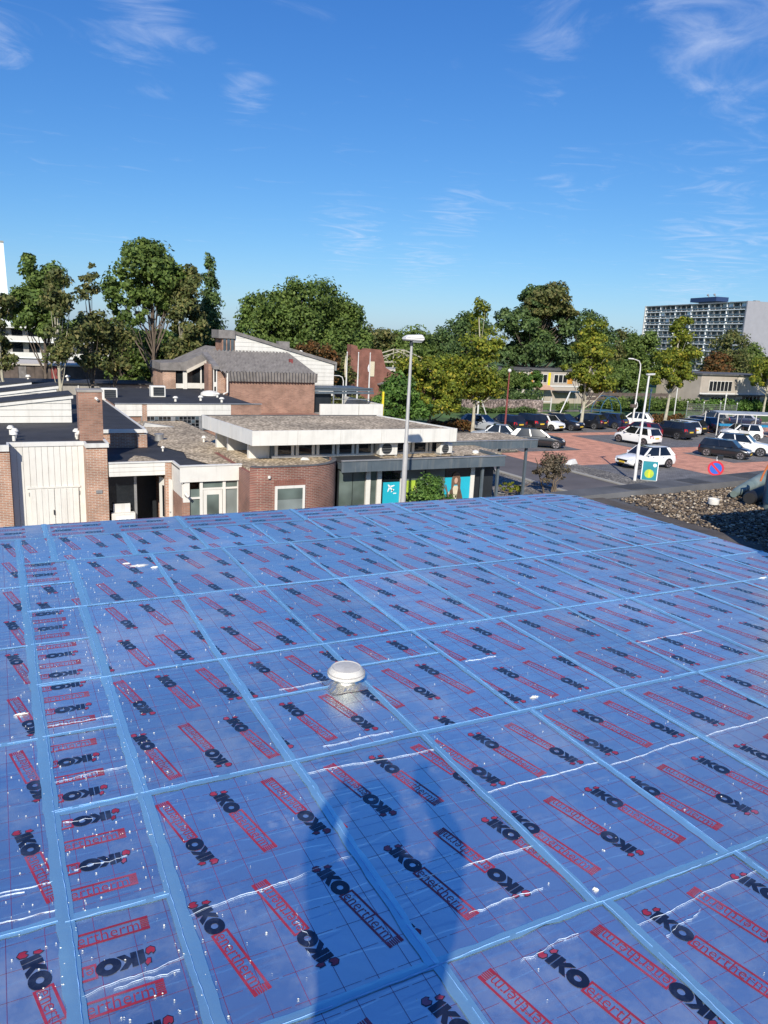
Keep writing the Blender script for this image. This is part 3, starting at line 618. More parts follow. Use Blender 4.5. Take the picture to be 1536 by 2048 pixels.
mb = MB(); rnd = random.Random(3); vs = []; G = 12
for j in range(G + 1):
    for i in range(G + 1):
        u, w = i / G * 2 - 1, j / G * 2 - 1; rr = max(abs(u), abs(w))
        h = (.03 * max(0, 1 - rr * 1.2) + rnd.uniform(0, .014) * (1 - rr ** 3)) if rr < .99 else 0
        vs.append((vx + u * .105 + rnd.gauss(0, .004), vy + w * .085 + rnd.gauss(0, .003), ZR + .003 + h))
mb.add(vs, [(j * (G + 1) + i, j * (G + 1) + i + 1, (j + 1) * (G + 1) + i + 1, (j + 1) * (G + 1) + i) for j in range(G) for i in range(G)]).build('foil_flashing', 'crumpled_foil', vt)
for a in range(4):
    a_ = rad(90 * a + 30); MB().box(vx + .048 * math.cos(a_) - .006, vx + .048 * math.cos(a_) + .006, vy + .048 * math.sin(a_) - .006, vy + .048 * math.sin(a_) + .006, ZR + .035, ZR + .062).build('rib', 'plastic_white', vt)

# roofing gear on the gravel at the right edge
mb = MB().tube([(8.52, 6.54, 6.225), (8.7, 6.62, 6.235), (10.1, 7.22, 6.27)], [.045, .062, .10], 20)
tag(mb.build('plastic_pipe', 'tarp_green', loc=(9, 6.8, 6.17), smooth=True), 'grey green pipe lying on the gravel at the right edge', 'pipe')
mb = MB().tube([(8.38, 6.20, 6.245), (8.42, 6.22, 6.245), (9.1, 6.50, 6.245)], [.07, .085, .085], 22)
tag(mb.build('bitumen_roll', 'black_rubber', loc=(8.6, 6.3, 6.17), smooth=True), 'black roll lying in the shade in front of the grey green pipe', 'roll')
gb = thing('gas_bottle', 'dark blue gas bottle with green foot ring at the right frame edge', 'gas bottle', (8.50, 5.90, 6.17))
MB().lathe([(.16, 6.24), (.165, 6.26), (.165, 6.62), (.15, 6.70), (.10, 6.75), (.04, 6.77), (.03, 6.80)], 8.50, 5.90, 24).build('body', 'bottle_blue', gb, smooth=True)
MB().lathe([(.15, 6.165), (.15, 6.25), (.145, 6.25), (.145, 6.165)], 8.50, 5.90, 24).build('foot_ring', 'tarp_green', gb, smooth=True)
MB().tube([(8.50, 5.90, 6.8), (8.50, 5.90, 6.86)], .03, 10).build('valve', 'galvanised', gb)
MB().tube([(8.50, 5.90, 6.87), (8.40, 5.84, 6.85), (8.34, 5.98, 6.72), (8.33, 6.02, 6.6), (8.32, 6.04, 6.5)], .012, 8).build('hose', 'hose_orange', gb, smooth=True)
mb = MB().tube([(7.62 + .22 * math.cos(t) + .1 * t / 6, 5.12 + .16 * math.sin(t), 6.185) for t in np.linspace(.4, 6.6, 26)] + [(8.3, 5.0, 6.19), (8.9, 4.7, 6.19)], .011, 8)
tag(mb.build('gas_hose', 'hose_orange', loc=(7.7, 5.1, 6.17), smooth=True), 'thin orange gas hose looped on the shaded gravel', 'hose')
mb = MB().lathe([(.062, 6.18), (.066, 6.19), (.066, 6.25), (.06, 6.25), (.056, 6.2), (.01, 6.198)], 7.86, 6.30, 20)
tag(mb.build('tape_roll', 'plastic_white', loc=(7.86, 6.3, 6.17), smooth=True), 'white roll of tape lying on the sunlit pebbles', 'tape roll')
st = thing('board_stack', 'stack of wrapped insulation packs standing beside the right edge of the blue boards', 'stack', (6.8, 3.4, 6.17))
for k in range(3):
    B(6.05, 7.35, 2.7, 4.1, 6.28 + k * .42, 6.68 + k * .42).build('pack', 'polycarbonate', st, bevel=.02)
for k in range(3): B(6.1 + k * .5, 6.24 + k * .5, 2.7, 4.1, 6.166, 6.27).build('bearer', 'brown_wood', st)

# ------------------------------------------------------------------ brick hall at the left
hall = thing('brick_hall', 'low brick hall with white boarded double doors and black roof at the left', 'building', (1.5, 31, 0))
w = MB(); w.box(-14, .28, 29.3, 33.4, 0, 3.58).box(.28, 2.77, 29.96, 33.4, 0, 3.58).box(2.77, 3.52, 29.3, 33.4, 0, 3.58); w.build('wall', 'brick_orange', hall)
B(-14, 5.55, 33.4, 50.5, 0, 3.56).build('wall', 'brick_orange', hall)
B(5.20, 5.62, 33.15, 33.395, 0, 3.5).build('pier', 'brick_orange', hall)
B(-14, .26, 29.34, 29.96, 3.585, 3.70).build('roof', 'bitumen', hall); B(2.79, 3.50, 29.34, 29.96, 3.585, 3.70).build('roof', 'bitumen', hall); B(-14, 3.50, 29.965, 33.4, 3.585, 3.70).build('roof', 'bitumen', hall); B(-14, 5.53, 33.41, 50.5, 3.565, 3.69).build('roof', 'bitumen', hall)
B(-14, .27, 29.22, 29.335, 3.52, 3.74).build('coping', 'white_panel', hall); B(.28, 2.77, 29.86, 29.962, 3.58, 3.74).build('coping', 'white_panel', hall); B(2.772, 3.58, 29.22, 29.335, 3.585, 3.74).build('coping', 'white_panel', hall); B(.20, .278, 29.336, 29.96, 3.585, 3.74).build('coping', 'white_panel', hall); B(2.772, 2.84, 29.336, 29.96, 3.585, 3.735).build('coping', 'white_panel', hall)
B(3.505, 3.59, 29.336, 33.36, 3.60, 3.75).build('coping', 'white_panel', hall); B(3.6, 5.63, 33.30, 33.405, 3.57, 3.72).build('coping', 'white_panel', hall)
B(5.54, 5.64, 33.406, 50.4, 3.56, 3.71).build('coping', 'white_panel', hall)
np_ = 12; pw = (2.77 - .30) / np_
for k in range(np_):
    B(.30 + k * pw + .004, .30 + (k + 1) * pw - .004, 29.90 - .004 * (k % 2), 29.955, 0.05, 3.575).build('plank', 'white_paint', hall, bevel=.006)
MB().box(.78, 2.60, 29.855, 29.89, 2.02, 2.08).build('door_lintel', 'white_paint', hall)
for s, (a, b) in enumerate(((.86, 1.685), (1.70, 2.53))):
    d = B(a, b, 29.872, 29.893, .05, 2.0).build('door', 'white_paint', hall)
    for k in range(4):
        q = (b - a) / 4; B(a + k * q + .004, a + (k + 1) * q - .004, 29.85, 29.871, .06, 1.99).build('plank', 'white_paint', d, bevel=.005)
    if s == 0: B(1.63, 1.665, 29.80, 29.849, 1.02, 1.20).build('handle', 'dark_frame', d)
    for z in (.5, 1.75): B(a - .03 if s == 0 else b, a if s == 0 else b + .03, 29.845, 29.87, z, z + .14).build('hinge', 'zinc', d)
B(3.08, 3.30, 29.27, 29.298, 1.86, 1.98).build('number_plate', 'galvanised', hall)
ch = MB().box(2.69, 3.53, 30.3, 31.0, 3.702, 5.52).build('chimney', 'brick_brown', hall)
B(2.66, 3.56, 30.27, 31.03, 5.522, 5.60).build('cap', 'concrete', ch)
MB().tube([(3.30, 30.29, 5.30), (3.36, 30.18, 5.24)], [.05, .05], 10).build('flood_light', 'plastic_white', ch)
def mushroom(x, y, z, h, r, par, name='vent_pipe'):
    h *= .85; r *= .8
    MB().lathe([(r * .45, z), (r * .45, z + h * .6), (r * .5, z + h * .62), (r, z + h * .66), (r * .95, z + h * .8), (r * .5, z + h), (.01, z + h)], x, y, 14).build(name, 'plastic_white', par, smooth=True)
for x, y, h in ((.47, 30.55, .42), (.52, 31.4, .42), (.40, 32.3, .42), (2.66, 31.25, .4)): mushroom(x, y, 3.70, h, .17, hall)
MB().tube([(2.62, 30.6, 3.72), (2.62, 30.6, 3.95), (2.70, 30.5, 4.02), (2.6, 30.35, 3.9)], .05, 8).build('vent_pipe', 'plastic_white', hall, smooth=True)
# saw-tooth rooflights
def sawtooth(y0, y1, xl, xr, zl, zr_):
    s = MB().slab_y([(xl, 3.692), (xr, 3.692), (xr, zr_), (xl, zl)], y0 + .06, y1).build('rooflight', 'white_panel', hall)
    n = 4
    for k in range(n):
        z0 = 3.70 + k * (zr_ - 3.70) / n + .01; z1 = 3.70 + (k + 1) * (zr_ - 3.70) / n - .01
        xa = xl + (xr - xl) * max(0, (z0 - zl) / (zr_ - zl)); xb = xl + (xr - xl) * max(0, (z1 - zl) / (zr_ - zl))
        MB().slab_y([(xa, z0), (xr, z0), (xr, z1), (xb, z1)], y0, y0 + .055).build('plank', 'white_paint', s)
    sl_ = (zr_ - zl) / (xr - xl)
    MB().slab_y([(xl, zl + .01), (xr + .08, zr_ + .01 + .08 * sl_), (xr + .08, zr_ + .11 + .08 * sl_), (xl, zl + .11)], y0 - .02, y1 + .02).build('roof', 'bitumen', s)
    MB().slab_y([(xl, zl - .06), (xr + .09, zr_ - .06 + .08 * sl_), (xr + .09, zr_ + .06 + .08 * sl_), (xl, zl + .06)], y0 - .06, y0 - .022).build('verge_board', 'white_paint', s)
sawtooth(36.0, 38.2, -6, 2.9, 2.3 + 1.45, 4.82); sawtooth(40.4, 42.6, -6, 2.62, 3.72, 4.9); sawtooth(44.6, 46.6, -6, 1.6, 3.72, 4.75)
B(1.2, 2.4, 47.4, 48.2, 3.69, 4.25).build('roof_box', 'white_panel', hall)

def aircon(x, y, z, rz, label, big=1.0, group='air conditioners on the roofs'):
    t = thing('air_conditioner', label, 'air conditioner', (x, y, z), rz, group)
    MB().box(-.42 * big, .42 * big, -.16, .16, .06, .62 * big).build('casing', 'white_panel', t, bevel=.02, local=True)
    MB().lathe([(.0, 0), (.24 * big, 0), (.24 * big, .012), (.0, .012)], 0, 0, 24)
    f = MB(); n = 24; cz = .34 * big
    f.add([(-.1 * big + .24 * big * math.cos(2 * math.pi * k / n), -.175, cz + .24 * big * math.sin(2 * math.pi * k / n)) for k in range(n)], [tuple(range(n))]); f.build('fan', 'dark_frame', t, local=True)
    for k in range(5):
        zz = cz + (-.2 + .1 * k) * big; hw = math.sqrt(max(0, (.24 * big) ** 2 - (zz - cz) ** 2))
        if hw > .02: MB().box(-.1 * big - hw, -.1 * big + hw, -.19, -.178, zz - .006, zz + .006).build('grille_bar', 'zinc', t, local=True)
    for sx in (-.33, .33): MB().box(sx - .03, sx + .03, -.2, .2, 0, .06).build('foot', 'zinc', t, local=True)
    return t
def roofbox(x, y, z, label):
    t = thing('rooftop_unit', label, 'roof unit', (x, y, z), 0, 'framed dark panels on the black roof')
    MB().box(-.44, .44, -.28, .28, 0, .68).build('casing', 'white_paint', t, bevel=.03, local=True)
    MB().box(-.30, .34, -.305, -.282, .10, .60).build('louvre', 'dark_frame', t, local=True)
    for k in range(4): MB().box(-.30, .34, -.315, -.307, .18 + k * .10, .188 + k * .10).build('slat', 'zinc', t, local=True)
roofbox(5.9, 47.2, 3.7, 'white framed dark rooftop unit just behind the brick chimney'); roofbox(8.75, 47.6, 3.85, 'white framed dark rooftop unit on the black roof left of the glazed brick house')

# ------------------------------------------------------------------ entrance wing
wing = thing('entrance_wing', 'low white fascia entrance wing between the brick hall and the curved brick wall', 'building', (5.8, 30, 0))
B(3.54, 8.0, 31.4, 42.6, 0, 2.86).build('wall', 'brick_orange', wing)
B(3.56, 5.86, 29.32, 31.39, 2.50, 2.90).build('roof_slab', 'white_panel', wing); B(5.87, 8.0, 27.46, 31.39, 2.62, 2.90).build('roof_slab', 'white_panel', wing)
MB().prism([(3.6, 29.4), (5.84, 29.4), (5.84, 27.55), (7.86, 27.55), (7.86, 28.4), (9.5, 28.4), (9.5, 33), (9.2, 42.7), (5.66, 42.7), (5.66, 33.2), (3.6, 33.2)], 2.905, 2.96).build('roof', 'bitumen', wing)
gv = MB(); gv.add([(7.2, 28.0, 2.985), (7.88, 28.0, 2.985), (9.5, 28.5, 2.985), (9.4, 33, 2.985), (9.1, 42.4, 2.985), (6.6, 42.4, 2.985), (6.3, 39, 2.985), (6.6, 35.5, 2.985), (6.1, 33.5, 2.985), (6.8, 31.5, 2.985), (6.6, 30, 2.985)], [tuple(range(11))]); gv.build('gravel_layer', 'roof_gravel', wing)
MB().add([(4.25, 29.5, 2.985), (5.45, 29.5, 2.985), (5.15, 30.6, 2.985), (4.75, 30.9, 2.985), (4.45, 30.2, 2.985)], [(0, 1, 2, 3, 4)]).build('gravel_layer', 'roof_gravel', wing)
for k in range(3): B(3.56, 5.60, 29.24 + .004 * (k % 2), 29.318, 2.475 + k * .165, 2.632 + k * .165).build('fascia_board', 'white_paint', wing, bevel=.006)
B(3.55, 5.88, 29.20, 29.318, 2.972, 3.02).build('coping', 'white_panel', wing); B(5.60, 5.84, 29.24, 29.5, 0, 2.965).build('pier', 'brick_orange', wing)
B(5.845, 5.93, 27.42, 29.23, 2.45, 3.03).build('fascia', 'white_paint', wing); B(5.76, 8.06, 27.36, 27.415, 2.52, 3.10).build('fascia', 'white_paint', wing)
B(5.74, 8.07, 27.33, 27.50, 3.102, 3.14).build('coping', 'white_panel', wing); B(5.85, 5.93, 29.235, 29.30, 2.2, 3.0).build('fascia', 'white_paint', wing)
B(5.86, 6.10, 27.5, 29.22, 0, 1.9).build('wall', 'brick_brown', wing); B(5.86, 6.10, 27.5, 29.22, 1.905, 2.44).build('wall_panel', 'white_paint', wing); B(5.88, 6.12, 27.42, 27.495, 0, 1.75).build('wall', 'brick_brown', wing); B(5.88, 6.12, 27.42, 27.495, 1.755, 2.51).build('wall_panel', 'white_paint', wing)
MB().tube([(5.95, 27.36, 2.05), (5.95, 27.2, 2.1), (6.02, 27.1, 2.02)], .05, 8).build('wall_lamp', 'plastic_white', wing)
# dark entrance glazing with cabinet behind
B(3.56, 5.6, 31.2, 31.38, 0, 2.47).build('back_wall', 'dark_frame', wing)
MB().box(3.57, 4.52, 29.9, 29.92, .1, 2.42).build('window', 'glass_dark', wing); B(4.53, 4.63, 29.86, 29.96, 0, 2.47).build('post', 'galvanised', wing)
B(3.56, 5.6, 29.87, 29.95, 2.425, 2.474).build('head_frame', 'galvanised', wing)
cab = thing('white_cabinet', 'white cabinet with papers just outside the dark entrance window', 'cabinet', (4.05, 29.6, 0))
B(3.62, 4.50, 29.45, 29.75, .05, 1.0).build('body', 'white_paint', cab, bevel=.02); B(3.72, 4.35, 29.72, 29.78, 1.0, 1.32).build('back_panel', 'white_panel', cab); B(3.80, 4.42, 29.43, 29.449, .55, .88).build('drawer', 'print_white', cab)
dr = MB().box(0, .86, -.025, .025, .05, 2.30).build('door', 'white_paint', wing, local=True)
dr.location = Vector((5.50, 29.86, 0)) - wing.location; dr.rotation_euler = (0, 0, rad(-68))
MB().box(.22, .62, -.032, .032, .75, 2.0).build('pane', 'glass_dark', dr, local=True); MB().box(.74, .80, -.06, .06, 1.0, 1.04).build('handle', 'galvanised', dr, local=True)
# white framed glazing and door below the front fascia
for x0, x1, z0, z1, mt in ((6.13, 6.50, 1.9, 2.22, 'glass_reflection'), (6.13, 6.50, .1, 1.86, 'glass_reflection'), (6.62, 7.36, 2.27, 2.49, 'glass_reflection'), (7.46, 7.92, 2.27, 2.49, 'glass_reflection'), (7.46, 7.92, .1, 2.18, 'glass_pale')):
    B(x0, x1, 27.50, 27.52, z0, z1).build('pane', mt, wing)
fr = MB()
for x in (6.50, 7.36): fr.box(x, x + .11, 27.44, 27.54, 0, 2.51)
fr.box(7.92, 8.02, 27.44, 27.54, 0, 2.51)
for x0, x1, z in ((6.13, 6.5, 1.86), (6.61, 7.36, 2.19), (7.47, 7.92, 2.19)): fr.box(x0, x1, 27.45, 27.53, z, z + .07)
fr.build('window_frame', 'white_paint', wing)
d = B(6.63, 7.34, 27.46, 27.515, .05, 2.18).build('door', 'white_paint', wing)
B(6.76, 7.21, 27.445, 27.458, .35, 2.0).build('pane', 'glass_reflection', d); B(7.24, 7.30, 27.42, 27.459, 1.0, 1.04).build('handle', 'galvanised', d)
for x, y in ((5.98, 36.6), (6.12, 37.4), (6.0, 35.9)): mushroom(x, y, 2.96, .45, .17, wing)
mushroom(8.3, 34.2, 2.98, .35, .14, wing); mushroom(6.05, 32.0, 2.96, .25, .1, wing)
MB().lathe([(.2, 2.96), (.2, 3.2), (.22, 3.2), (.22, 3.26), (.02, 3.27)], 6.5, 35.2, 16).build('roof_outlet', 'galvanised', wing, smooth=True)
MB().loop([(6.6, 40, 2.96), (8.2, 39.6, 2.96), (8.2, 40.2, 2.96), (6.6, 40.4, 2.96)], [(6.7, 40.05, 3.18), (8.1, 39.7, 2.99), (8.1, 40.1, 2.99), (6.7, 40.3, 3.18)]).build('rooflight', 'zinc', wing)

# ------------------------------------------------------------------ shop with the curved brick wall, raised gravel roof and grey canopy
shop = thing('travel_shop', 'brown brick shop with rounded wall, raised gravel roof and dark grey canopy', 'shop', (13, 28, 0))
cur = [(7.95, 25.98), (8.12, 25.82), (8.4, 25.78)] + [(9.98, 25.78)] + [(9.98 + 1.9 * math.sin(a), 27.68 - 1.9 * math.cos(a)) for a in np.linspace(.15, 1.5, 12)]
poly = cur + [(11.9, 31.0), (7.95, 31.0)]
MB().prism(poly, 0, 3.02).build('wall', 'brick_red', shop, smooth=True)
inner = [(x + (.14 if x < 9 else -.10), y + .18) for x, y in cur] + [(11.76, 30.9), (8.1, 30.9)]
# upstand ring along the curve
up = MB(); n = len(cur)
for i in range(n - 1):
    a, b, c, d = cur[i], cur[i + 1], inner[i + 1], inner[i]
    up.loop([(*a, 3.022), (*b, 3.022), (*c, 3.022), (*d, 3.022)], [(*a, 3.25), (*b, 3.25), (*c, 3.25), (*d, 3.25)])
up.build('parapet', 'brick_red', shop)
cp = MB()
for i in range(n - 1):
    a, b, c, d = cur[i], cur[i + 1], inner[i + 1], inner[i]
    ex = lambda p: (p[0] + (p[0] - 9.5) * .006, p[1] - .02)
    cp.loop([(*ex(a), 3.252), (*ex(b), 3.252), (*c, 3.252), (*d, 3.252)], [(*ex(a), 3.275), (*ex(b), 3.275), (*c, 3.275), (*d, 3.275)])
cp.build('coping', 'bitumen_grey', shop)
MB().prism(inner, 3.022, 3.10).build('gravel_layer', 'roof_gravel', shop)
wf = MB(); wf.box(8.83, 9.99, 25.72, 25.779, 2.46, 2.56).box(8.83, 8.92, 25.72, 25.779, .9, 2.459).box(9.90, 9.99, 25.72, 25.779, .9, 2.459).box(8.83, 9.99, 25.70, 25.779, .80, .899)
w_ = wf.build('window', 'white_paint', shop); B(8.925, 9.895, 25.745, 25.778, .902, 2.458).build('pane', 'glass_pale', w_); B(8.925, 9.895, 25.735, 25.744, 2.05, 2.457).build('upper_pane', 'glass_reflection', w_)
for k in range(14): B(8.80 + k * .087, 8.878 + k * .087, 25.765, 25.779, 2.565, 2.76).build('soldier_brick', 'brick_church', shop)
MB().lathe([(.05, 2.86), (.06, 2.9), (.05, 2.96), (.01, 2.97)], 8.60, 25.72, 12).build('alarm_box', 'plastic_white', shop, smooth=True)
# raised volume
B(9.6, 17.85, 28.55, 33.2, 2.9, 3.82).build('upper_wall', 'grey_paint', shop)
top = [(8.54, 27.6), (17.67, 27.6), (16.45, 33.0), (7.98, 33.3)]
MB().prism([(8.6, 27.66), (17.6, 27.66), (16.4, 32.95), (8.05, 33.25)], 3.78, 4.27).build('upper_roof', 'white_panel', shop)
def strip(a, b, z0, z1, t, name, mat, par, out=1):
    a, b = Vector((*a, 0)), Vector((*b, 0)); d = (b - a).normalized(); nrm = Vector((d.y, -d.x, 0)) * t
    return MB().loop([(a.x, a.y, z0), (b.x, b.y, z0), (b.x - nrm.x, b.y - nrm.y, z0), (a.x - nrm.x, a.y - nrm.y, z0)], [(a.x, a.y, z1), (b.x, b.y, z1), (b.x - nrm.x, b.y - nrm.y, z1), (a.x - nrm.x, a.y - nrm.y, z1)]).build(name, mat, par)
npan = 5
for k in range(npan):
    x0 = 8.54 + (17.67 - 8.54) * k / npan; x1 = 8.54 + (17.67 - 8.54) * (k + 1) / npan
    strip((x0 + .006, 27.6), (x1 - .006, 27.6), 3.77, 4.34, .055, 'fascia_panel', 'white_paint', shop)
for k in range(5):
    a = Vector(top[3]).lerp(Vector(top[0]), k / 5 + .002); b = Vector(top[3]).lerp(Vector(top[0]), (k + 1) / 5 - .002)
    strip(a, b, 3.77, 4.338, .055, 'fascia_panel', 'white_panel', shop)
strip(top[1], top[2], 3.77, 4.338, .055, 'fascia_panel', 'white_panel', shop); strip(top[2], top[3], 3.77, 4.33, .055, 'fascia_panel', 'bitumen_grey', shop)
MB().add([(8.68, 27.75, 4.30), (17.5, 27.75, 4.30), (16.35, 32.88, 4.30), (8.14, 33.15, 4.30)], [(0, 1, 2, 3)]).build('gravel_layer', 'roof_gravel', shop)
for k in range(9):
    x0 = 9.72 + k * .89
    if x0 > 17.4: break
    B(x0 + .14, x0 + .70, 28.50, 28.545, 3.27, 3.765).build('clerestory_window', 'glass_dark', shop)
    f = MB(); f.box(x0 + .02, x0 + .135, 28.47, 28.548, 3.22, 3.768).box(x0 + .705, x0 + .82, 28.47, 28.548, 3.22, 3.768); f.build('window_post', 'white_panel', shop)
B(9.62, 17.8, 28.46, 28.548, 3.13, 3.215).build('sill', 'white_paint', shop)
for (x, y) in ((8.75, 28.75), (8.6, 31.2), (8.45, 32.5)): B(x, x + .95, y, y + .22, 2.99, 3.768).build('fin', 'white_paint', shop)
# shop front under the grey canopy
B(11.95, 19.45, 27.2, 28.5, 0, 2.80).build('front_wall', 'dark_frame', shop)
B(11.92, 19.46, 26.5, 28.45, 2.86, 3.10).build('canopy_slab', 'grey_paint', shop)
for k in range(6):
    x0 = 11.75 + k * 1.285; B(x0 + .004, x0 + 1.281, 26.42, 26.495, 2.83, 3.26).build('canopy_fascia', 'grey_paint', shop)
B(11.75, 19.48, 26.38, 26.52, 3.265, 3.30).build('canopy_trim', 'galvanised', shop); B(19.47, 19.53, 26.5, 28.45, 2.83, 3.26).build('canopy_fascia', 'grey_paint', shop)
B(11.95, 14.1, 26.56, 28.44, 3.105, 3.14).build('canopy_roof', 'bitumen', shop); B(14.1, 19.4, 26.56, 28.44, 3.105, 3.15).build('canopy_roof', 'roof_gravel', shop)
for (x0, x1, mt) in ((11.98, 12.55, 'glass_reflection'), (12.58, 13.10, 'glass_reflection'), (13.38, 13.62, 'glass_reflection'), (15.0, 15.9, 'glass_reflection'), (15.95, 17.0, 'glass_reflection')):
    B(x0, x1, 27.12, 27.16, .3, 2.78).build('pane', mt, shop)
for x in (13.14, 13.64, 14.72, 18.18): B(x, x + .20, 27.06, 27.19, 0, 2.79).build('post', 'white_paint', shop)
for x in (12.2, 12.75): B(x, x + .25, 27.165, 27.19, .4, 2.7).build('curtain', 'curtain', shop)
tp = B(13.95, 14.70, 27.10, 27.15, .3, 2.22).build('poster_panel', 'teal', shop); B(13.95, 14.70, 27.10, 27.15, 2.225, 2.78).build('pane', 'glass_dark', shop)
pl = MB(); cx_, cz_ = 14.28, 1.98     # white aeroplane print
def rot2(p, a=rad(40)): return (cx_ + p[0] * math.cos(a) - p[1] * math.sin(a), 27.094, cz_ + p[0] * math.sin(a) + p[1] * math.cos(a))
for q in ([(-.03, -.17), (.03, -.17), (.035, .14), (0, .2), (-.035, .14)], [(-.2, -.06), (-.2, -.02), (-.02, .09), (-.02, .0)], [(.2, -.06), (.02, .0), (.02, .09), (.2, -.02)], [(-.09, -.18), (-.09, -.15), (0, -.1), (.09, -.15), (.09, -.18)]):
    o = [rot2(p) for p in q]; pl.add(o, [tuple(range(len(o)))])
pl.build('aeroplane_print', 'print_white', tp); MB().box(14.42, 14.56, 27.09, 27.098, 1.72, 1.76).build('caption_print', 'print_white', tp)
lp = B(14.95, 15.5, 27.08, 27.115, .3, 2.25).build('poster_panel', 'lime', shop)
tp2 = B(16.9, 18.17, 27.08, 27.14, .3, 2.3).build('poster_panel', 'teal', shop); B(16.9, 18.17, 27.1, 27.14, 2.305, 2.78).build('pane', 'glass_dark', shop)
def disc(cx, cz, rx, rz_, y, n=20): return MB().add([(cx + rx * math.cos(2 * math.pi * k / n), y, cz + rz_ * math.sin(2 * math.pi * k / n)) for k in range(n)], [tuple(range(n))])
MB().add([(17.05, 27.072, .3), (17.86, 27.072, .3), (17.84, 27.072, 1.35), (17.70, 27.072, 1.78), (17.55, 27.072, 1.92), (17.30, 27.072, 1.92), (17.16, 27.072, 1.74), (17.06, 27.072, 1.3)], [tuple(range(8))]).build('coat_print', 'jacket_brown', tp2)
MB().add([(17.36, 27.068, 1.45), (17.44, 27.068, 1.15), (17.52, 27.068, 1.45), (17.58, 27.068, 1.93), (17.28, 27.068, 1.93)], [tuple(range(5))]).build('scarf_print', 'scarf_cream', tp2)
MB().add([(17.22, 27.064, 1.70), (17.30, 27.064, 1.82), (17.36, 27.064, 1.98), (17.52, 27.064, 1.98), (17.58, 27.064, 1.80), (17.68, 27.064, 1.72), (17.68, 27.064, 2.2), (17.60, 27.064, 2.46), (17.44, 27.064, 2.54), (17.29, 27.064, 2.46), (17.21, 27.064, 2.2)], [(0, 1, 2, 9, 10), (2, 3, 7, 8, 9), (3, 4, 5, 6, 7)]).build('hair_print', 'hair_brown', tp2)
disc(17.44, 2.16, .085, .13, 27.060).build('face_print', 'skin', tp2)
MB().add([(17.0, 27.069, 1.50), (17.14, 27.069, 1.72), (17.18, 27.069, 1.3), (17.08, 27.069, .9)], [(0, 1, 2, 3)]).build('sleeve_print', 'scarf_cream', tp2)
for x, y in ((18.45, 26.62), (19.25, 26.62)):
    c_ = B(x, x + .10, y, y + .10, 0, 2.85).build('canopy_post', 'grey_paint', shop); B(x - .08, x + .18, y - .08, y + .18, 0, .28).build('foot', 'concrete', c_, bevel=.02)
MB().slab_x([(26.66, 2.3), (26.70, 2.3), (27.2, 2.82), (27.16, 2.82)], 19.28, 19.33).build('brace', 'grey_paint', shop)
B(18.6, 21.2, 27.6, 27.82, 0, .75).build('low_wall', 'brick_brown', shop, bevel=.01); B(21.0, 21.22, 24.9, 27.59, 0, .7).build('low_wall', 'brick_brown', shop, bevel=.01)
# second canopy behind
B(17.9, 24.86, 31.25, 34.4, 2.84, 3.14).build('back_canopy', 'grey_paint', shop)
for k in range(4): B(17.9 + k * 1.74 + .004, 17.9 + (k + 1) * 1.74 - .004, 31.17, 31.245, 2.80, 3.20).build('canopy_fascia', 'grey_paint', shop)
B(24.87, 24.94, 31.17, 34.45, 2.80, 3.20).build('canopy_fascia', 'grey_paint', shop); B(17.9, 24.95, 31.13, 31.28, 3.205, 3.235).build('canopy_trim', 'galvanised', shop); B(17.9, 24.8, 31.3, 34.4, 3.145, 3.19).build('canopy_roof', 'roof_gravel', shop)
B(17.9, 21.0, 28.8, 31.16, 2.9, 3.02).build('link_roof', 'roof_gravel', shop)
for x in (20.6, 22.7, 24.4): B(x, x + .12, 31.4, 31.52, 0, 2.83).build('canopy_post', 'grey_paint', shop)
aircon(14.56, 28.1, 3.14, 0, 'white air conditioner with round fan on the grey canopy, left of the lamp post', 1.0); aircon(17.35, 28.05, 3.15, rad(8), 'white air conditioner at the right end of the clerestory windows', .8)
for k in range(5):
    x = 15.4 + k * .7; a_ = MB().box(-.3, .3, -.05, .05, 0, .06).build('roof_batten', 'bitumen', loc=(x, 27.2, 3.152), local=True); a_.rotation_euler = (0, 0, rad(-28)); a_.parent = shop; a_.location = Vector((x, 27.2, 3.152)) - shop.location
o = MB().lathe([(.12, 3.15), (.16, 3.2), (.14, 3.28), (.04, 3.32)], 18.9, 27.9, 12).build('roof_dome', 'plastic_white', shop, smooth=True)
o = MB().loop([(10.6, 27.9, 3.1), (11.0, 27.85, 3.1), (11.05, 28.1, 3.1), (10.65, 28.1, 3.1)], [(10.7, 27.92, 3.22), (10.95, 27.9, 3.18), (10.95, 28.05, 3.2), (10.72, 28.05, 3.2)]).build('rubbish_sack', 'white_panel', loc=(10.8, 28, 3.1), bevel=.03)
tag(o, 'crumpled white sack lying on gravel behind the rounded brick parapet', 'sack')

# ------------------------------------------------------------------ community house: brick block, corrugated roof, white gable
house = thing('community_house', 'brown brick house with corrugated roofs and tall white boarded gable', 'building', (17, 52, 0))
B(5.66, 13.4, 43.06, 54, 0, 3.80).build('wall', 'brick_brown', house); B(13.41, 19.9, 43.5, 50.0, 0, 2.6).build('link_wall', 'brick_brown', house)
B(5.64, 13.42, 43.04, 54, 3.802, 3.86).build('roof', 'bitumen', house)
for k in range(2): B(4.9 if k else 5.66, 11.9 if k else 7.05, 42.95, 43.055, 3.2, 3.84)
for x0, x1 in ((5.66, 7.05), (7.32, 12.0)):
    for k in range(2): B(x0, x1, 42.96 + .004 * k, 43.05, 3.20 + k * .325, 3.515 + k * .325).build('fascia_board', 'white_paint', house)
B(7.06, 7.31, 42.98, 43.055, 2.3, 3.85).build('pier', 'brick_orange', house); B(12.01, 13.8, 42.98, 43.055, 2.6, 3.84).build('wall', 'brick_brown', house)
B(5.64, 13.85, 42.92, 43.10, 3.862, 3.90).build('coping', 'galvanised', house)
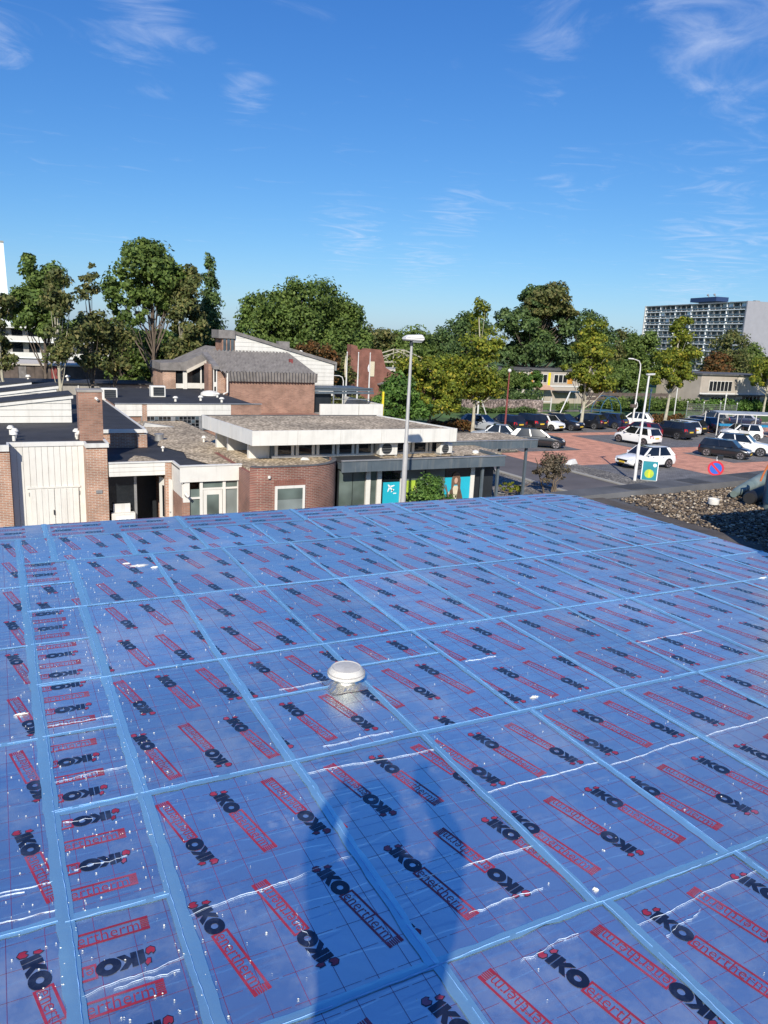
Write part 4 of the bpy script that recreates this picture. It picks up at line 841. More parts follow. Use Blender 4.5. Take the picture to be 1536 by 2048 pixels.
gw = B(7.0, 12.0, 43.0, 43.05, 2.4, 3.195).build('block_window', 'galvanised', house)
nc, nr = 22, 4
for i in range(nc):
    for j in range(nr):
        if i in (7, 14): continue
        x0 = 7.05 + i * .224; z0 = 2.42 + j * .192; B(x0, x0 + .19, 42.985, 42.998, z0, z0 + .165).build('pane', 'glass_flat' if (i * 7 + j * 3) % 5 == 0 else 'glass_dark', gw)
# brick block with corrugated roof
B(13.75, 19.95, 50.0, 56.0, 0, 4.75).build('block_wall', 'brick_brown', house)
def corrugate(name, c00, c10, c01, c11, nw, amp, mat, par, ns=2):
    c00, c10, c01, c11 = map(Vector, (c00, c10, c01, c11)); nrm = (c10 - c00).cross(c01 - c00).normalized(); mb = MB(); K = nw * 4
    for j in range(ns + 1):
        for i in range(K + 1):
            u, v = i / K, j / ns; p = c00.lerp(c10, u).lerp(c01.lerp(c11, u), v) + nrm * amp * math.sin(u * nw * 2 * math.pi); mb.v.append(tuple(p))
    for j in range(ns):
        for i in range(K): mb.f.append((j * (K + 1) + i, j * (K + 1) + i + 1, (j + 1) * (K + 1) + i + 1, (j + 1) * (K + 1) + i)); mb.m.append(0)
    return mb.build(name, mat, par, smooth=False)
corrugate('corrugated_roof', (13.3, 49.85, 5.32), (20.0, 49.85, 5.32), (13.3, 55.6, 6.55), (20.0, 55.6, 6.55), 26, .085, 'fibre_cement', house)
corrugate('corrugated_edge', (13.62, 49.80, 4.72), (20.05, 49.80, 4.72), (13.5, 49.72, 5.36), (20.05, 49.72, 5.36), 30, .06, 'fibre_cement', house)
MB().slab_x([(49.86, 4.76), (55.6, 4.76), (55.6, 6.48), (49.86, 5.26)], 13.72, 13.78).build('end_wall', 'brick_brown', house)
B(13.76, 19.9, 49.9, 55.5, 4.755, 5.2).build('attic', 'bitumen', house)
sk = B(19.0, 19.25, 52.6, 52.8, 5.8, 6.2).build('vent_pipe', 'rusty_red', house)
# glazed slot and rainwater pipe at the block's left side
B(13.2, 13.74, 50.6, 51.0, 3.86, 5.3).build('side_wall', 'brick_orange', house); B(12.95, 13.19, 50.62, 50.98, 3.86, 5.5).build('window', 'glass_dark', house)
f = MB(); f.box(12.93, 12.99, 50.56, 50.62, 3.87, 5.5).box(13.12, 13.19, 50.56, 50.62, 3.87, 5.5).box(12.99, 13.12, 50.56, 50.62, 4.3, 4.6); f.build('window_frame', 'white_paint', house)
B(12.72, 12.94, 50.99, 52.2, 3.86, 5.75).build('side_wall', 'brick_brown', house); MB().tube([(13.66, 49.75, 5.25), (13.66, 49.75, 4.0), (13.4, 49.7, 3.9), (13.4, 49.7, 3.86)], .06, 8).build('rain_pipe', 'plastic_white', house)
MB().slab_x([(50.4, 5.65), (53.5, 6.45), (53.5, 6.25), (50.4, 5.45)], 12.9, 13.3).build('roof', 'fibre_cement', house)
# white gable
gp = [(15.95, 3.3), (23.95, 3.3), (23.95, 5.78), (15.95, 7.78)]
MB().slab_y(gp, 56.08, 57.9).build('gable_core', 'white_panel', house)
nb = 15
for k in range(nb):
    z0 = 3.3 + k * (7.78 - 3.3) / nb + .008; z1 = 3.3 + (k + 1) * (7.78 - 3.3) / nb - .008
    xr = lambda z: 23.95 if z <= 5.78 else 23.95 - (z - 5.78) * 8.0 / 2.0
    pts = [(15.95, z0), (xr(z0), z0), (max(xr(z1), 15.96), z1), (15.95, z1)]
    MB().slab_y(pts, 56.02 - .004 * (k % 2), 56.075).build('plank', 'white_paint', house)
MB().slab_y([(15.7, 7.80), (24.15, 5.72), (24.15, 5.95), (15.7, 8.03)], 55.9, 58).build('gable_roof', 'fibre_cement', house); B(24.0, 24.12, 55.9, 56.1, 5.3, 5.72).build('gutter_end', 'zinc', house)
B(14.98, 15.90, 56.0, 57.9, 6.4, 7.4).build('clerestory', 'brick_brown', house); B(14.7, 15.92, 55.85, 57.95, 7.42, 8.02).build('clerestory_roof', 'fibre_cement', house)
for k in range(3): B(15.06 + k * .29, 15.25 + k * .29, 55.95, 55.995, 6.42, 7.4).build('pane', 'glass_flat', house)
B(20.0, 20.9, 57.95, 58.6, 6.5, 7.35).build('roof_box', 'fibre_cement', house); mushroom(21.5, 57, 6.4, .4, .2, house)
# left wing of the house
B(11.05, 12.0, 58.0, 62, 0, 4.9).build('left_wall', 'brick_orange', house)
B(12.0, 15.7, 58.2, 62, 3.0, 4.9).build('left_core', 'dark_frame', house)
MB().slab_y([(12.1, 3.0), (15.7, 3.0), (15.7, 6.3), (14.6, 6.0), (12.1, 4.9)], 58.12, 58.18).build('window', 'glass_dark', house)
f = MB(); f.box(12.55, 12.85, 58.0, 58.1, 2.95, 5.0).box(12.02, 12.55, 58.02, 58.1, 3.6, 3.95).box(12.86, 15.6, 58.02, 58.1, 3.6, 4.0).box(13.85, 13.95, 58.03, 58.09, 3.0, 5.4); f.build('window_frame', 'white_paint', house)
MB().slab_y([(10.85, 4.92), (12.75, 4.92), (15.2, 6.25), (15.2, 6.75), (12.6, 5.55), (10.85, 5.45)], 57.8, 62).build('left_roof', 'fibre_cement', house)
mb = MB().slab_y([(12.75, 4.98), (15.2, 6.25), (15.2, 6.02), (12.8, 4.75)], 57.7, 57.79).build('verge_board', 'cream_render', house)
for x, y in ((12.4, 47.5), (10.8, 45.2), (9.2, 44.6), (11.8, 44.2)): mushroom(x, y, 3.86, .35, .2, house)
MB().lathe([(.6, 3.86), (.58, 4.0), (.4, 4.12), (.02, 4.18)], 12.3, 49.0, 16).build('dome_light', 'plastic_white', house, smooth=True)
# terrace at the right
for x0, x1 in ((20.0, 22.95), (23.0, 24.9)): B(x0, x1, 49.0, 49.15, 2.3, 3.32).build('terrace_wall', 'white_paint', house)
B(24.8, 24.95, 49.16, 56, 2.3, 3.3).build('terrace_wall', 'white_paint', house); B(20, 24.8, 49.2, 56, 2.3, 2.6).build('terrace_floor', 'concrete', house)
for k, (z0, z1) in enumerate(((3.95, 4.10), (4.14, 4.27), (4.3, 4.38))): B(20.0, 24.6, 50.0 + k * .1, 50.12 + k * .1, z0, z1).build('canopy_beam', 'grey_paint', house)
B(20.0, 24.5, 50.3, 53.5, 4.2, 4.3).build('canopy_roof', 'grey_paint', house); B(20.0, 21.4, 50.4, 53, 2.61, 3.9).build('dark_interior', 'dark_frame', house)
for x in (21.4, 22.2): B(x, x + .08, 50.05, 50.13, 2.6, 3.95).build('canopy_post', 'galvanised', house)
f = MB(); f.box(21.5, 24.3, 50.05, 50.1, 3.55, 3.6).box(21.5, 24.3, 50.05, 50.1, 3.1, 3.14); f.build('railing', 'galvanised', house)
o = B(24.98, 25.10, 49.3, 49.42, 0, 4.2).build('yellow_post', 'sign_yellow', loc=(25, 49.3, 0)); tag(o, 'yellow post at the right end of the white terrace wall', 'post')

# ------------------------------------------------------------------ far buildings
church = thing('brick_church', 'red brick church with stepped tower and red door behind the flagpoles', 'church', (41, 86, 0))
MB().slab_y([(38.5, 0), (44.5, 0), (44.3, 3.9), (43.3, 4.4), (42.7, 6.3), (42.6, 6.55), (40.6, 6.65), (40.4, 6.45), (39.4, 6.5), (39.3, 6.9), (38.5, 7.05)], 85, 86.2).build('tower_wall', 'brick_church', church)
B(34.5, 38.49, 86.5, 92, 0, 4.3).build('nave_wall', 'brick_church', church); B(33.6, 38.48, 86.2, 92, 4.32, 4.6).build('nave_roof', 'white_panel', church)
B(44.4, 53, 86.4, 93, 0, 3.9).build('nave_wall', 'brick_church', church); B(44.0, 53.3, 86.1, 93.2, 3.92, 4.15).build('nave_roof', 'cream_render', church)
pn = B(41.1, 41.7, 84.9, 84.985, 3.3, 5.1).build('gold_panel', 'scarf_cream', church)
MB().slab_y([(42.2, 2.3), (46, 2.3), (46, 2.9), (44, 2.9), (42.2, 2.45)], 83.6, 85).build('porch_roof', 'fibre_cement', church)
d = B(43.5, 44.3, 84.9, 84.98, 0, 2.0).build('door', 'door_red', church); B(43.7, 44.1, 84.85, 84.895, .8, 1.7).build('pane', 'glass_dark', d)
B(43.35, 43.48, 84.88, 84.98, 0, 2.25).build('door_frame', 'white_paint', church); B(44.32, 44.45, 84.88, 84.98, 0, 2.25).build('door_frame', 'white_paint', church)
B(43.5, 44.3, 84.88, 84.98, 2.02, 2.25).build('fanlight', 'glass_dark', church)
tr = MB()
apex = (46.6, 88, 6.6); 
for y in (86.6, 89.4):
    tr.tube([(43.0, y, 5.5), (46.6, y, 6.6), (50.2, y, 5.4)], .09, 6).tube([(43.2, y, 5.0), (50.0, y, 5.0)], .06, 6)
    for x, z in ((43.6, 5.7), (46.6, 6.6), (49.6, 5.6)): tr.tube([(x, y, 3.9), (x, y, z)], .09, 6)
    for x in (44.6, 48.6): tr.tube([(x, y, 5.0), (x + (-1 if x < 46 else 1) * .9, y, 5.85 if x < 46 else 5.7)], .05, 6).tube([(x, y, 5.0), (46.6, y, 6.1)], .05, 6)
tr.tube([(46.6, 86.6, 6.6), (46.6, 89.4, 6.6)], .08, 6)
tr.build('timber_truss', 'pale_bark', church)
FLB = [(31.3, 'leftmost flagpole, its pale flag hanging limp'), (32.55, 'middle one of the three pale flagpoles'), (33.85, 'rightmost pale flagpole, in front of the brick tower')]
for k, (x, lb) in enumerate(FLB):
    t = thing('flagpole', lb, 'flagpole', (x, 70, 0), 0, 'flagpoles before the brick church')
    MB().tube([(0, 0, 0), (0, 0, 3.5), (0, 0, 6.35)], [.09, .075, .04], 10).build('pole', 'lamp_white', t, local=True); MB().lathe([(.05, 6.35), (.07, 6.42), (.02, 6.5)], 0, 0, 10).build('finial', 'lamp_white', t, local=True)
    if k != 1:
        a, b = (4.0, 6.1) if k == 0 else (4.6, 5.3)
        MB().tube([(-.12, 0, b), (-.16, .02, (a + b) / 2), (-.13, 0, a)], [.03, .10 if k == 0 else .06, .04], 8).build('furled_flag', 'scarf_cream' if k == 0 else 'print_white', t, local=True)

def rowhouse(x0, x1, y, h, label, wins, cols, wall='cream_render', group='row houses beyond the playground'):
    t = thing('row_house', label, 'house', ((x0 + x1) / 2, y, 0), 0, group)
    B(x0, x1, y, y + 8, 0, h).build('wall', wall, t); B(x0 - .2, x1 + .2, y - .25, y + 8.2, h + .004, h + .22).build('roof', 'bitumen_grey', t); B(x0, x1, y - .06, y - .004, 2.35, 2.55).build('band', 'white_panel', t)
    for (a, b, z0, z1) in wins:
        w_ = B(a, b, y - .05, y - .004, z0, z1).build('window', 'white_paint', t); n = max(2, int((b - a) / .7))
        for k in range(n):
            q = (b - a) / n; B(a + k * q + .07, a + (k + 1) * q - .07, y - .08, y - .052, z0 + .08, z1 - .08).build('pane', 'glass_dark', w_)
    for (a, b, z0, z1, m) in cols: B(a, b, y - .045, y - .004, z0, z1).build('panel', m, t)
    return t
rowhouse(96.2, 106, 76, 5.0, 'flat roofed cream row house at the right frame edge', [(97.5, 101.5, .8, 2.2)], [(96.2, 106, .0, .7, 'dark_frame')])
t = rowhouse(88.6, 96.0, 76.0, 5.02, 'row house with white framed upper window right of the centre car park tree', [(90.3, 95.0, 2.75, 4.25), (91, 94.5, .7, 2.0)], [(89.0, 90.2, 2.6, 4.7, 'render_tan')], 'render_tan')
B(88.4, 106, 75.0, 75.9, 2.2, 2.34).build('porch_roof', 'dark_frame', t)
rowhouse(60, 66.2, 86, 4.5, 'leftmost far row house, mostly behind the round green trees', [(61.5, 63.4, 2.9, 4.0)], [(64.4, 65.2, 2.7, 4.2, 'sign_yellow')], 'cream_render')
t = rowhouse(66.3, 74.6, 86, 4.6, 'far row house with yellow panels and pink awning left of the middle car park tree', [(67.2, 69.4, 2.9, 4.1), (70.6, 73.0, 2.9, 4.1)], [(66.5, 67.0, 2.6, 4.3, 'orange_panel'), (73.1, 74.0, 2.8, 4.2, 'orange_panel'), (69.6, 70.0, 2.4, 4.3, 'sign_yellow')], 'render_tan')
MB().slab_x([(84.6, 2.0), (86, 2.5), (86, 2.6), (84.6, 2.1)], 67.3, 69.8).build('awning', 'skin', t); B(70.5, 74.4, 84.8, 86, 1.6, 1.85).build('shed_roof', 'dark_frame', t)
rowhouse(74.7, 83.5, 86, 4.7, 'far row house with orange panel right of the middle car park tree', [(76, 78.4, 2.9, 4.1), (80.2, 81.6, 2.9, 4.1)], [(81.9, 82.6, .2, 4.3, 'orange_panel'), (79, 80, .2, 2.2, 'rusty_red')], 'render_tan')

# tower block at the right
tb = thing('tower_block', 'long ten storey apartment block with balconies and grey end wall on the horizon', 'apartment block', (266, 212, 0))
P0 = Vector((266, 211, 0)); P1 = Vector((283, 281, 0)); d_ = (P1 - P0).normalized(); nrm = Vector((d_.y, -d_.x, 0)); Lb = (P1 - P0).length
def tbp(u, v, z): p = P0 + d_ * u + nrm * v; return (p.x, p.y, z)
def tbox(u0, u1, v0, v1, z0, z1, name, mat, par): return MB().loop([tbp(u0, v0, z0), tbp(u1, v0, z0), tbp(u1, v1, z0), tbp(u0, v1, z0)], [tbp(u0, v0, z1), tbp(u1, v0, z1), tbp(u1, v1, z1), tbp(u0, v1, z1)]).build(name, mat, par)
tbox(.4, Lb, 1.3, 13, 0, 28.4, 'core', 'glass_flat', tb); tbox(-.3, .39, -.3, 13.2, 0, 28.9, 'end_wall', 'grey_cladding', tb); tbox(Lb + .01, Lb + .7, -.3, 13.2, 0, 28.9, 'end_wall', 'white_panel', tb)
tbox(.4, Lb, -.2, 13, 28.41, 28.8, 'roof', 'zinc', tb)
nfl = 10; fh = 2.8
for k in range(nfl):
    z = .4 + k * fh
    fl = tbox(.4, Lb, -.1, 1.29, z, z + .32, 'balcony', 'print_white', tb); tbox(.4, Lb, -.12, -.04, z + .75, z + 1.35, 'balustrade', 'glass_flat', fl)
nb_ = 18
for i in range(nb_ + 1): 
    u = .4 + (Lb - .8) * i / nb_; tbox(u, u + (.34 if i % 3 == 0 else .14), 0.0, 1.28, 0, 28.4, 'partition', 'print_white' if i % 3 == 0 else 'zinc', tb)
rb = random.Random(4)
for _ in range(34):
    i, k = rb.randrange(nb_), rb.randrange(3, nfl); u = .4 + (Lb - .8) * i / nb_; z = .4 + k * fh
    tbox(u + .5, u + 3.4, .5, .62, z + .9, z + 2.75, 'screen', rb.choice(('cream_render', 'curtain', 'print_white', 'dark_frame')), tb)
ph = tbox(24, 42, 3, 9, 29.8, 31.6, 'plant_room', 'navy', tb); tbox(24.5, 36, 3.2, 8.8, 28.82, 29.79, 'plant_base', 'dark_frame', tb)
for u in (29, 33.5): MB().tube([tbp(u, 6, 31.6), tbp(u, 6, 32.4), tbp(u + .8, 6, 32.9)], [.2, .2, .5], 8).build('roof_fan', 'zinc', tb)
for u in (2, 16, 44, 60): tbox(u, u + 1.6, 5, 7, 28.81, 29.4, 'roof_vent', 'zinc', tb)

# gallery flats and white tower at the left, sheds in front
fl = thing('gallery_flats', 'white three storey gallery flats behind the thin left trees', 'apartment block', (0, 112, 0))
B(-30, 14.2, 111.5, 120, 0, 7.0).build('wall', 'concrete', fl); B(-30, 14.4, 110.3, 120.2, 7.01, 7.3).build('roof', 'white_panel', fl)
for k in range(3):
    z = 1.2 + k * 2.05
    g_ = B(-30, 14.2, 110.2, 111.49, z, z + .16).build('gallery', 'print_white', fl); B(-30, 14.2, 110.2, 110.26, z + .165, z + .75).build('balustrade', 'white_paint', g_)
    for i in range(22):
        x0 = -29 + i * 1.95; w_ = B(x0, x0 + 1.25, 111.42, 111.49, z + .7, z + 1.9).build('window', 'glass_dark', fl)
B(13.9, 14.25, 110.25, 111.48, 0, 7.0).build('end_post', 'print_white', fl)
wt = thing('white_tower', 'slender white tower cut by the left frame edge', 'tower', (-1, 160, 0))
MB().loop([(-6, 160, 0), (3.3, 160, 0), (3.3, 168, 0), (-6, 168, 0)], [(-4.5, 160.5, 21.6), (2.75, 160.5, 21.6), (2.75, 167, 21.6), (-4.5, 167, 21.6)]).build('wall', 'print_white', wt)
B(-4.6, 2.8, 160.4, 167.1, 21.61, 21.9).build('roof', 'zinc', wt)
gr = thing('garage_row', 'long brown boarded garage row below the left trees', 'garages', (-5, 72, 0))
B(-30, 13.2, 72, 80, 0, 4.3).build('wall', 'brown_wood', gr); B(-30, 13.4, 71.8, 80, 4.31, 4.45).build('roof', 'cream_render', gr)
for k in range(46): B(-16 + k * .635, -16 + k * .635 + .60, 71.93 + .02 * (k % 3), 71.995, 1.6, 4.28).build('board', ('brown_wood', 'fibre_cement', 'rusty_red')[(k * 5 // 3) % 3 if k % 4 == 0 else 0], gr)
lg_ = thing('concrete_shed', 'low stained concrete shed with dark openings behind the black roofs', 'shed', (-5, 62, 0))
B(-30, 11, 62, 66, 0, 3.5).build('wall', 'concrete', lg_); B(-30, 11.2, 61.8, 66, 3.51, 3.62).build('roof', 'bitumen', lg_)
for x0, x1 in ((-2.5, -.2), (2.4, 4.0), (5.6, 7.2), (7.5, 8.3)): B(x0, x1, 61.9, 61.995, 2.3, 3.2).build('opening', 'dark_frame', lg_)
for k in range(7): B(-8 + k * 2.7, -7.9 + k * 2.7, 61.94, 61.995, 0, 3.45).build('pilaster', 'white_panel', lg_)
for x, y in ((2.2, 63.5), (5.0, 64)): mushroom(x, y, 3.62, .5, .25, lg_)
mk = thing('brick_chimney_shed', 'ivy covered brick chimney stack among the trees left of the glazed house', 'chimney', (10.6, 64, 0))
B(10.2, 11.0, 70.6, 71.4, 0, 6.2).build('stack', 'brick_brown', mk); B(10.1, 11.1, 70.5, 71.5, 6.2, 6.4).build('cap', 'cream_render', mk)

# ------------------------------------------------------------------ street furniture
lp = thing('street_lamp', 'tall grey street lamp with pale oval head standing between roof and shop', 'street lamp', (12.1, 22, 0))
MB().tube([(0, 0, 0), (0, 0, 1.2), (0, 0, 2.6), (.0, 0, 4.55), (0, 0, 4.62), (.01, 0, 7.85)], [.095, .095, .092, .084, .064, .042], 14).build('pole', 'lamp_grey', lp, local=True, smooth=True)
hd = MB().loop([(-.26, -.13, 7.95), (.36, -.12, 7.93), (.36, .12, 7.93), (-.26, .13, 7.95)], [(-.30, -.17, 8.03), (.44, -.16, 8.02), (.44, .16, 8.02), (-.30, .17, 8.03)])
hd.loop([(-.30, -.17, 8.03), (.44, -.16, 8.02), (.44, .16, 8.02), (-.30, .17, 8.03)], [(-.16, -.09, 8.13), (.36, -.10, 8.16), (.36, .10, 8.16), (-.16, .09, 8.13)])
ho = hd.build('lamp_head', 'lamp_white', lp, local=True, bevel=.03); MB().box(.0, .34, -.09, .09, 7.905, 7.935).build('glass', 'polycarbonate', ho, local=True); MB().tube([(0, 0, 7.8), (.0, 0, 7.96)], [.065, .06], 10).build('collar', 'dark_frame', lp, local=True)
l2 = thing('street_lamp', 'straight white lamp post with flat head beside the teal advert board', 'street lamp', (34.9, 33.9, 0.14), 0, 'car park lamps')
MB().tube([(0, 0, 0), (0, 0, 2.2), (0.02, 0, 2.25), (.14, 0, 6.45)], [.10, .10, .075, .055], 12).build('pole', 'lamp_white', l2, local=True, smooth=True)
MB().loop([(-.02, -.09, 6.40), (.52, -.10, 6.43), (.52, .10, 6.43), (-.02, .09, 6.40)], [(-.05, -.11, 6.50), (.55, -.12, 6.54), (.55, .12, 6.54), (-.05, .11, 6.50)]).build('lamp_head', 'lamp_white', l2, local=True, bevel=.02)
l3 = thing('street_lamp', 'white lamp post with curved arm behind the straight white one', 'street lamp', (54.3, 53.9, 0), 0, 'car park lamps')
MB().tube([(0, 0, 0), (0.03, 0, 2.2), (.05, 0, 2.6), (.18, 0, 6.2), (.13, 0, 6.7), (-.12, 0, 7.0), (-.5, 0, 7.1), (-.9, 0, 7.18)], [.10, .10, .08, .06, .055, .05, .045, .04], 12).build('pole', 'lamp_white', l3, local=True, smooth=True)
MB().loop([(-1.45, -.1, 7.14), (-.85, -.08, 7.12), (-.85, .08, 7.12), (-1.45, .1, 7.14)], [(-1.42, -.08, 7.24), (-.88, -.06, 7.24), (-.88, .06, 7.24), (-1.42, .08, 7.24)]).build('lamp_head', 'lamp_white', l3, local=True, bevel=.02)
MB().tube([(.1, 0, 3.2), (.3, 0, 3.05), (.38, 0, 2.8), (.28, 0, 2.55), (.08, 0, 2.45)], .04, 8).build('hoop_bracket', 'lamp_white', l3, local=True); MB().box(-.45, .15, -.12, .12, 2.65, 2.95).build('bird_box', 'brown_wood', l3, local=True)
l4 = thing('street_lamp', 'dark red lamp post with small pale head at the left of the car park', 'street lamp', (39.9, 54.6, 0))
MB().tube([(0, 0, 0), (0.0, 0, 2.5), (0.0, 0, 5.6)], [.09, .08, .05], 10).build('pole', 'rusty_red', l4, local=True); MB().lathe([(.09, 5.6), (.16, 5.68), (.16, 5.82), (.05, 5.9)], 0, 0, 12).build('lamp_head', 'lamp_white', l4, local=True)
l5 = thing('street_lamp', 'white curved lamp just right of the white gable', 'street lamp', (33.2, 75, 0))
MB().tube([(0, 0, 0), (0, 0, 3.3), (-.15, 0, 3.7), (-.5, 0, 3.85), (-1.2, 0, 3.85)], [.08, .06, .05, .045, .04], 10).build('pole', 'lamp_white', l5, local=True, smooth=True)
MB().box(-1.7, -1.15, -.09, .09, 3.8, 3.92).build('lamp_head', 'lamp_white', l5, local=True, bevel=.02)
# no parking sign
sg = thing('no_parking_sign', 'round no parking sign, blue with red rim and slash, above the gravel', 'road sign', (31.0, 25.0, 0))
sg.rotation_euler = (0, 0, rad(-48))
MB().tube([(0, .04, 0), (0, .04, 3.15)], .035, 10).build('pole', 'lamp_white', sg, local=True); MB().box(-.0, .26, 0.0, .1, 3.02, 3.22).build('bracket', 'dark_frame', sg, local=True)
def ringm(r0, r1, y0, y1, cz, n=36):
    mb = MB(); a = [(r1 * math.cos(2 * math.pi * k / n), r1 * math.sin(2 * math.pi * k / n)) for k in range(n)]
    if r0 == 0: return mb.loop([(x, y1, cz + z) for x, z in a], [(x, y0, cz + z) for x, z in a])
    b = [(r0 * math.cos(2 * math.pi * k / n), r0 * math.sin(2 * math.pi * k / n)) for k in range(n)]
    mb.add([(x, y0, cz + z) for x, z in a] + [(x, y0, cz + z) for x, z in b], [(k, (k + 1) % n, n + (k + 1) % n, n + k) for k in range(n)]); return mb
ringm(0, .37, -.012, .0, 2.57).build('disc', 'sign_blue', sg, local=True); ringm(.275, .37, -.018, -.013, 2.57).build('rim', 'sign_red', sg, local=True)
q = .20; MB().add([(-q - .035, -.017, 2.57 + q - .035), (-q + .035, -.017, 2.57 + q + .035), (q + .035, -.017, 2.57 - q + .035), (q - .035, -.017, 2.57 - q - .035)], [(0, 1, 2, 3)]).build('slash', 'sign_red', sg, local=True)
# teal advert board
ab = thing('advert_board', 'standing teal advert board with lime picture beside the white lamp post', 'advert board', (36.3, 34.1, .02), rad(-44))
MB().box(-.44, .44, -.03, .03, .05, 1.22).build('panel', 'teal_dark', ab, local=True); MB().box(-.48, .48, -.05, .05, 0, .05).build('frame', 'galvanised', ab, local=True)
for sx in (-.49, .44): MB().box(sx, sx + .05, -.045, .045, .05, 1.25).build('frame', 'print_white', ab, local=True)
def dsc(cx, cz, r, y, mt, n=20): MB().add([(cx + r * math.cos(2 * math.pi * k / n), y, cz + r * math.sin(2 * math.pi * k / n)) for k in range(n)], [tuple(range(n))]).build('print', mt, ab, local=True)
dsc(-.02, .45, .28, -.034, 'lime'); dsc(.27, 1.0, .11, -.034, 'print_white'); MB().box(-.06, .04, -.038, -.036, .22, .66).build('print', 'sign_yellow', ab, local=True)
# playground
def frame_thing(name, label, cat, mb_mats):
    t = thing(name, label, cat, mb_mats[0]); 
    for nm, mb, mt in mb_mats[1]: mb.build(nm, mt, t)
    return t
x, y = 63.7, 73
frame_thing('swing_frame', 'white A-frame swing on the lawn left of the middle tree', 'swing', ((x, y, 0), [('leg', MB().tube([(x - 2.3, y, 0), (x - .5, y + .6, 2.6)], .07, 8), 'lamp_white'), ('leg', MB().tube([(x - .4, y + 1.6, 0), (x - .5, y + .6, 2.6)], .07, 8), 'lamp_white'),
    ('leg', MB().tube([(x + 1.0, y, 0), (x + 2.2, y + .6, 2.6)], .07, 8), 'lamp_white'), ('leg', MB().tube([(x + 2.4, y + 1.6, 0), (x + 2.2, y + .6, 2.6)], .07, 8), 'lamp_white'), ('crossbar', MB().tube([(x - .6, y + .6, 2.6), (x + 2.3, y + .6, 2.6)], .06, 8), 'play_blue'),
    ('chain', MB().tube([(x + .4, y + .6, 2.6), (x + .4, y + .6, .5)], .02, 6), 'zinc'), ('chain', MB().tube([(x + .9, y + .6, 2.6), (x + .9, y + .6, .5)], .02, 6), 'zinc'), ('seat', B(x + .35, x + .95, y + .45, y + .75, .45, .5), 'black_rubber')]))
x = 69.0; y = 72.4
arc = [(x - 1.75 + 1.75 * (1 - math.cos(a)) , y, 2.15 * math.sin(a)) for a in np.linspace(0, math.pi, 16)]
frame_thing('climbing_arch', 'blue metal arch on the playground right of the middle tree', 'climbing frame', ((x, y, 0), [('arch', MB().tube(arc, .05, 8), 'play_blue'), ('arch', MB().tube([(a, y + 1.6, c) for a, b, c in arc], .05, 8), 'play_blue'), ('platform', B(x - 1.6, x + .6, y + .1, y + 1.5, .3, .42), 'play_blue'),
    ('rung', MB().tube([(x, y, 2.15), (x, y + 1.6, 2.15)], .04, 6), 'play_blue'), ('rung', MB().tube([(x - 1.2, y, 1.55), (x - 1.2, y + 1.6, 1.55)], .04, 6), 'play_blue'), ('rung', MB().tube([(x + 1.2, y, 1.55), (x + 1.2, y + 1.6, 1.55)], .04, 6), 'play_blue')]))
gw = thing('gabion_wall', 'long low wall of reddish stones at the back of the lawn', 'wall', (54, 74, 0))
for k in range(7): B(48.2 + k * 1.62, 48.2 + k * 1.62 + 1.6, 74 + .02 * (k % 2), 74.8, 0, 1.48 + .06 * ((k * 3) % 2)).build('gabion', 'gabion_stone', gw, bevel=.04)
gt = thing('goal_gate', 'small white gate beside the reddish stone wall', 'gate', (61, 75, 0))
for x in (60.1, 61.5): B(x, x + .1, 75, 75.1, 0, 1.7).build('post', 'lamp_white', gt)
B(60.2, 61.5, 75.02, 75.08, 1.2, 1.28).build('rail', 'lamp_white', gt)
for k, (x, y, lb) in enumerate(((46.9, 69.5, 'white tree stake frame at the left end of the lawn'),)):
    t = thing('tree_stake', lb, 'tree stake', (x, y, 0)); MB().tube([(x - .5, y, 0), (x, y, 3.0)], .09, 8).build('stake', 'lamp_white', t); MB().tube([(x + .15, y + .1, 0), (x + .1, y, 4.4)], .10, 8).build('stake', 'lamp_white', t); MB().tube([(x + 1.2, y, 0.3), (x + .1, y, 2.6)], .06, 8).build('brace', 'lamp_white', t)
PS = [(78.2, 70.6, 4.0, 'tall thin white post on the lawn right of the tree with car behind'), (74.6, 71.5, 3.4, 'pale post with blue tag on the lawn'), (88.0, 71, 3.0, 'thin pale post before the row house with white window')]
for x, y, h, lb in PS:
    t = thing('lawn_post', lb, 'post', (x, y, 0), 0, 'posts on the lawn'); MB().tube([(0, 0, 0), (0, 0, h)], .07, 8).build('pole', 'lamp_white', t, local=True); MB().box(-.12, .12, -.04, .04, h - .5, h - .2).build('tag', 'sign_blue' if h == 3.4 else 'lamp_white', t, local=True)
for x, y, m, lb in ((83.5, 60.8, 'orange_panel', 'small orange sign on a post behind the cart shelter'), (92.5, 62.3, 'sign_yellow', 'yellow sign on a post at the right frame edge')):
    t = thing('small_sign', lb, 'sign', (x, y, 0), rad(-45)); MB().tube([(0, .04, 0), (0, .04, 3.1)], .04, 8).build('pole', 'lamp_white', t, local=True); MB().box(-.35, .35, -.03, .03, 2.2, 3.1).build('panel', m, t, local=True)
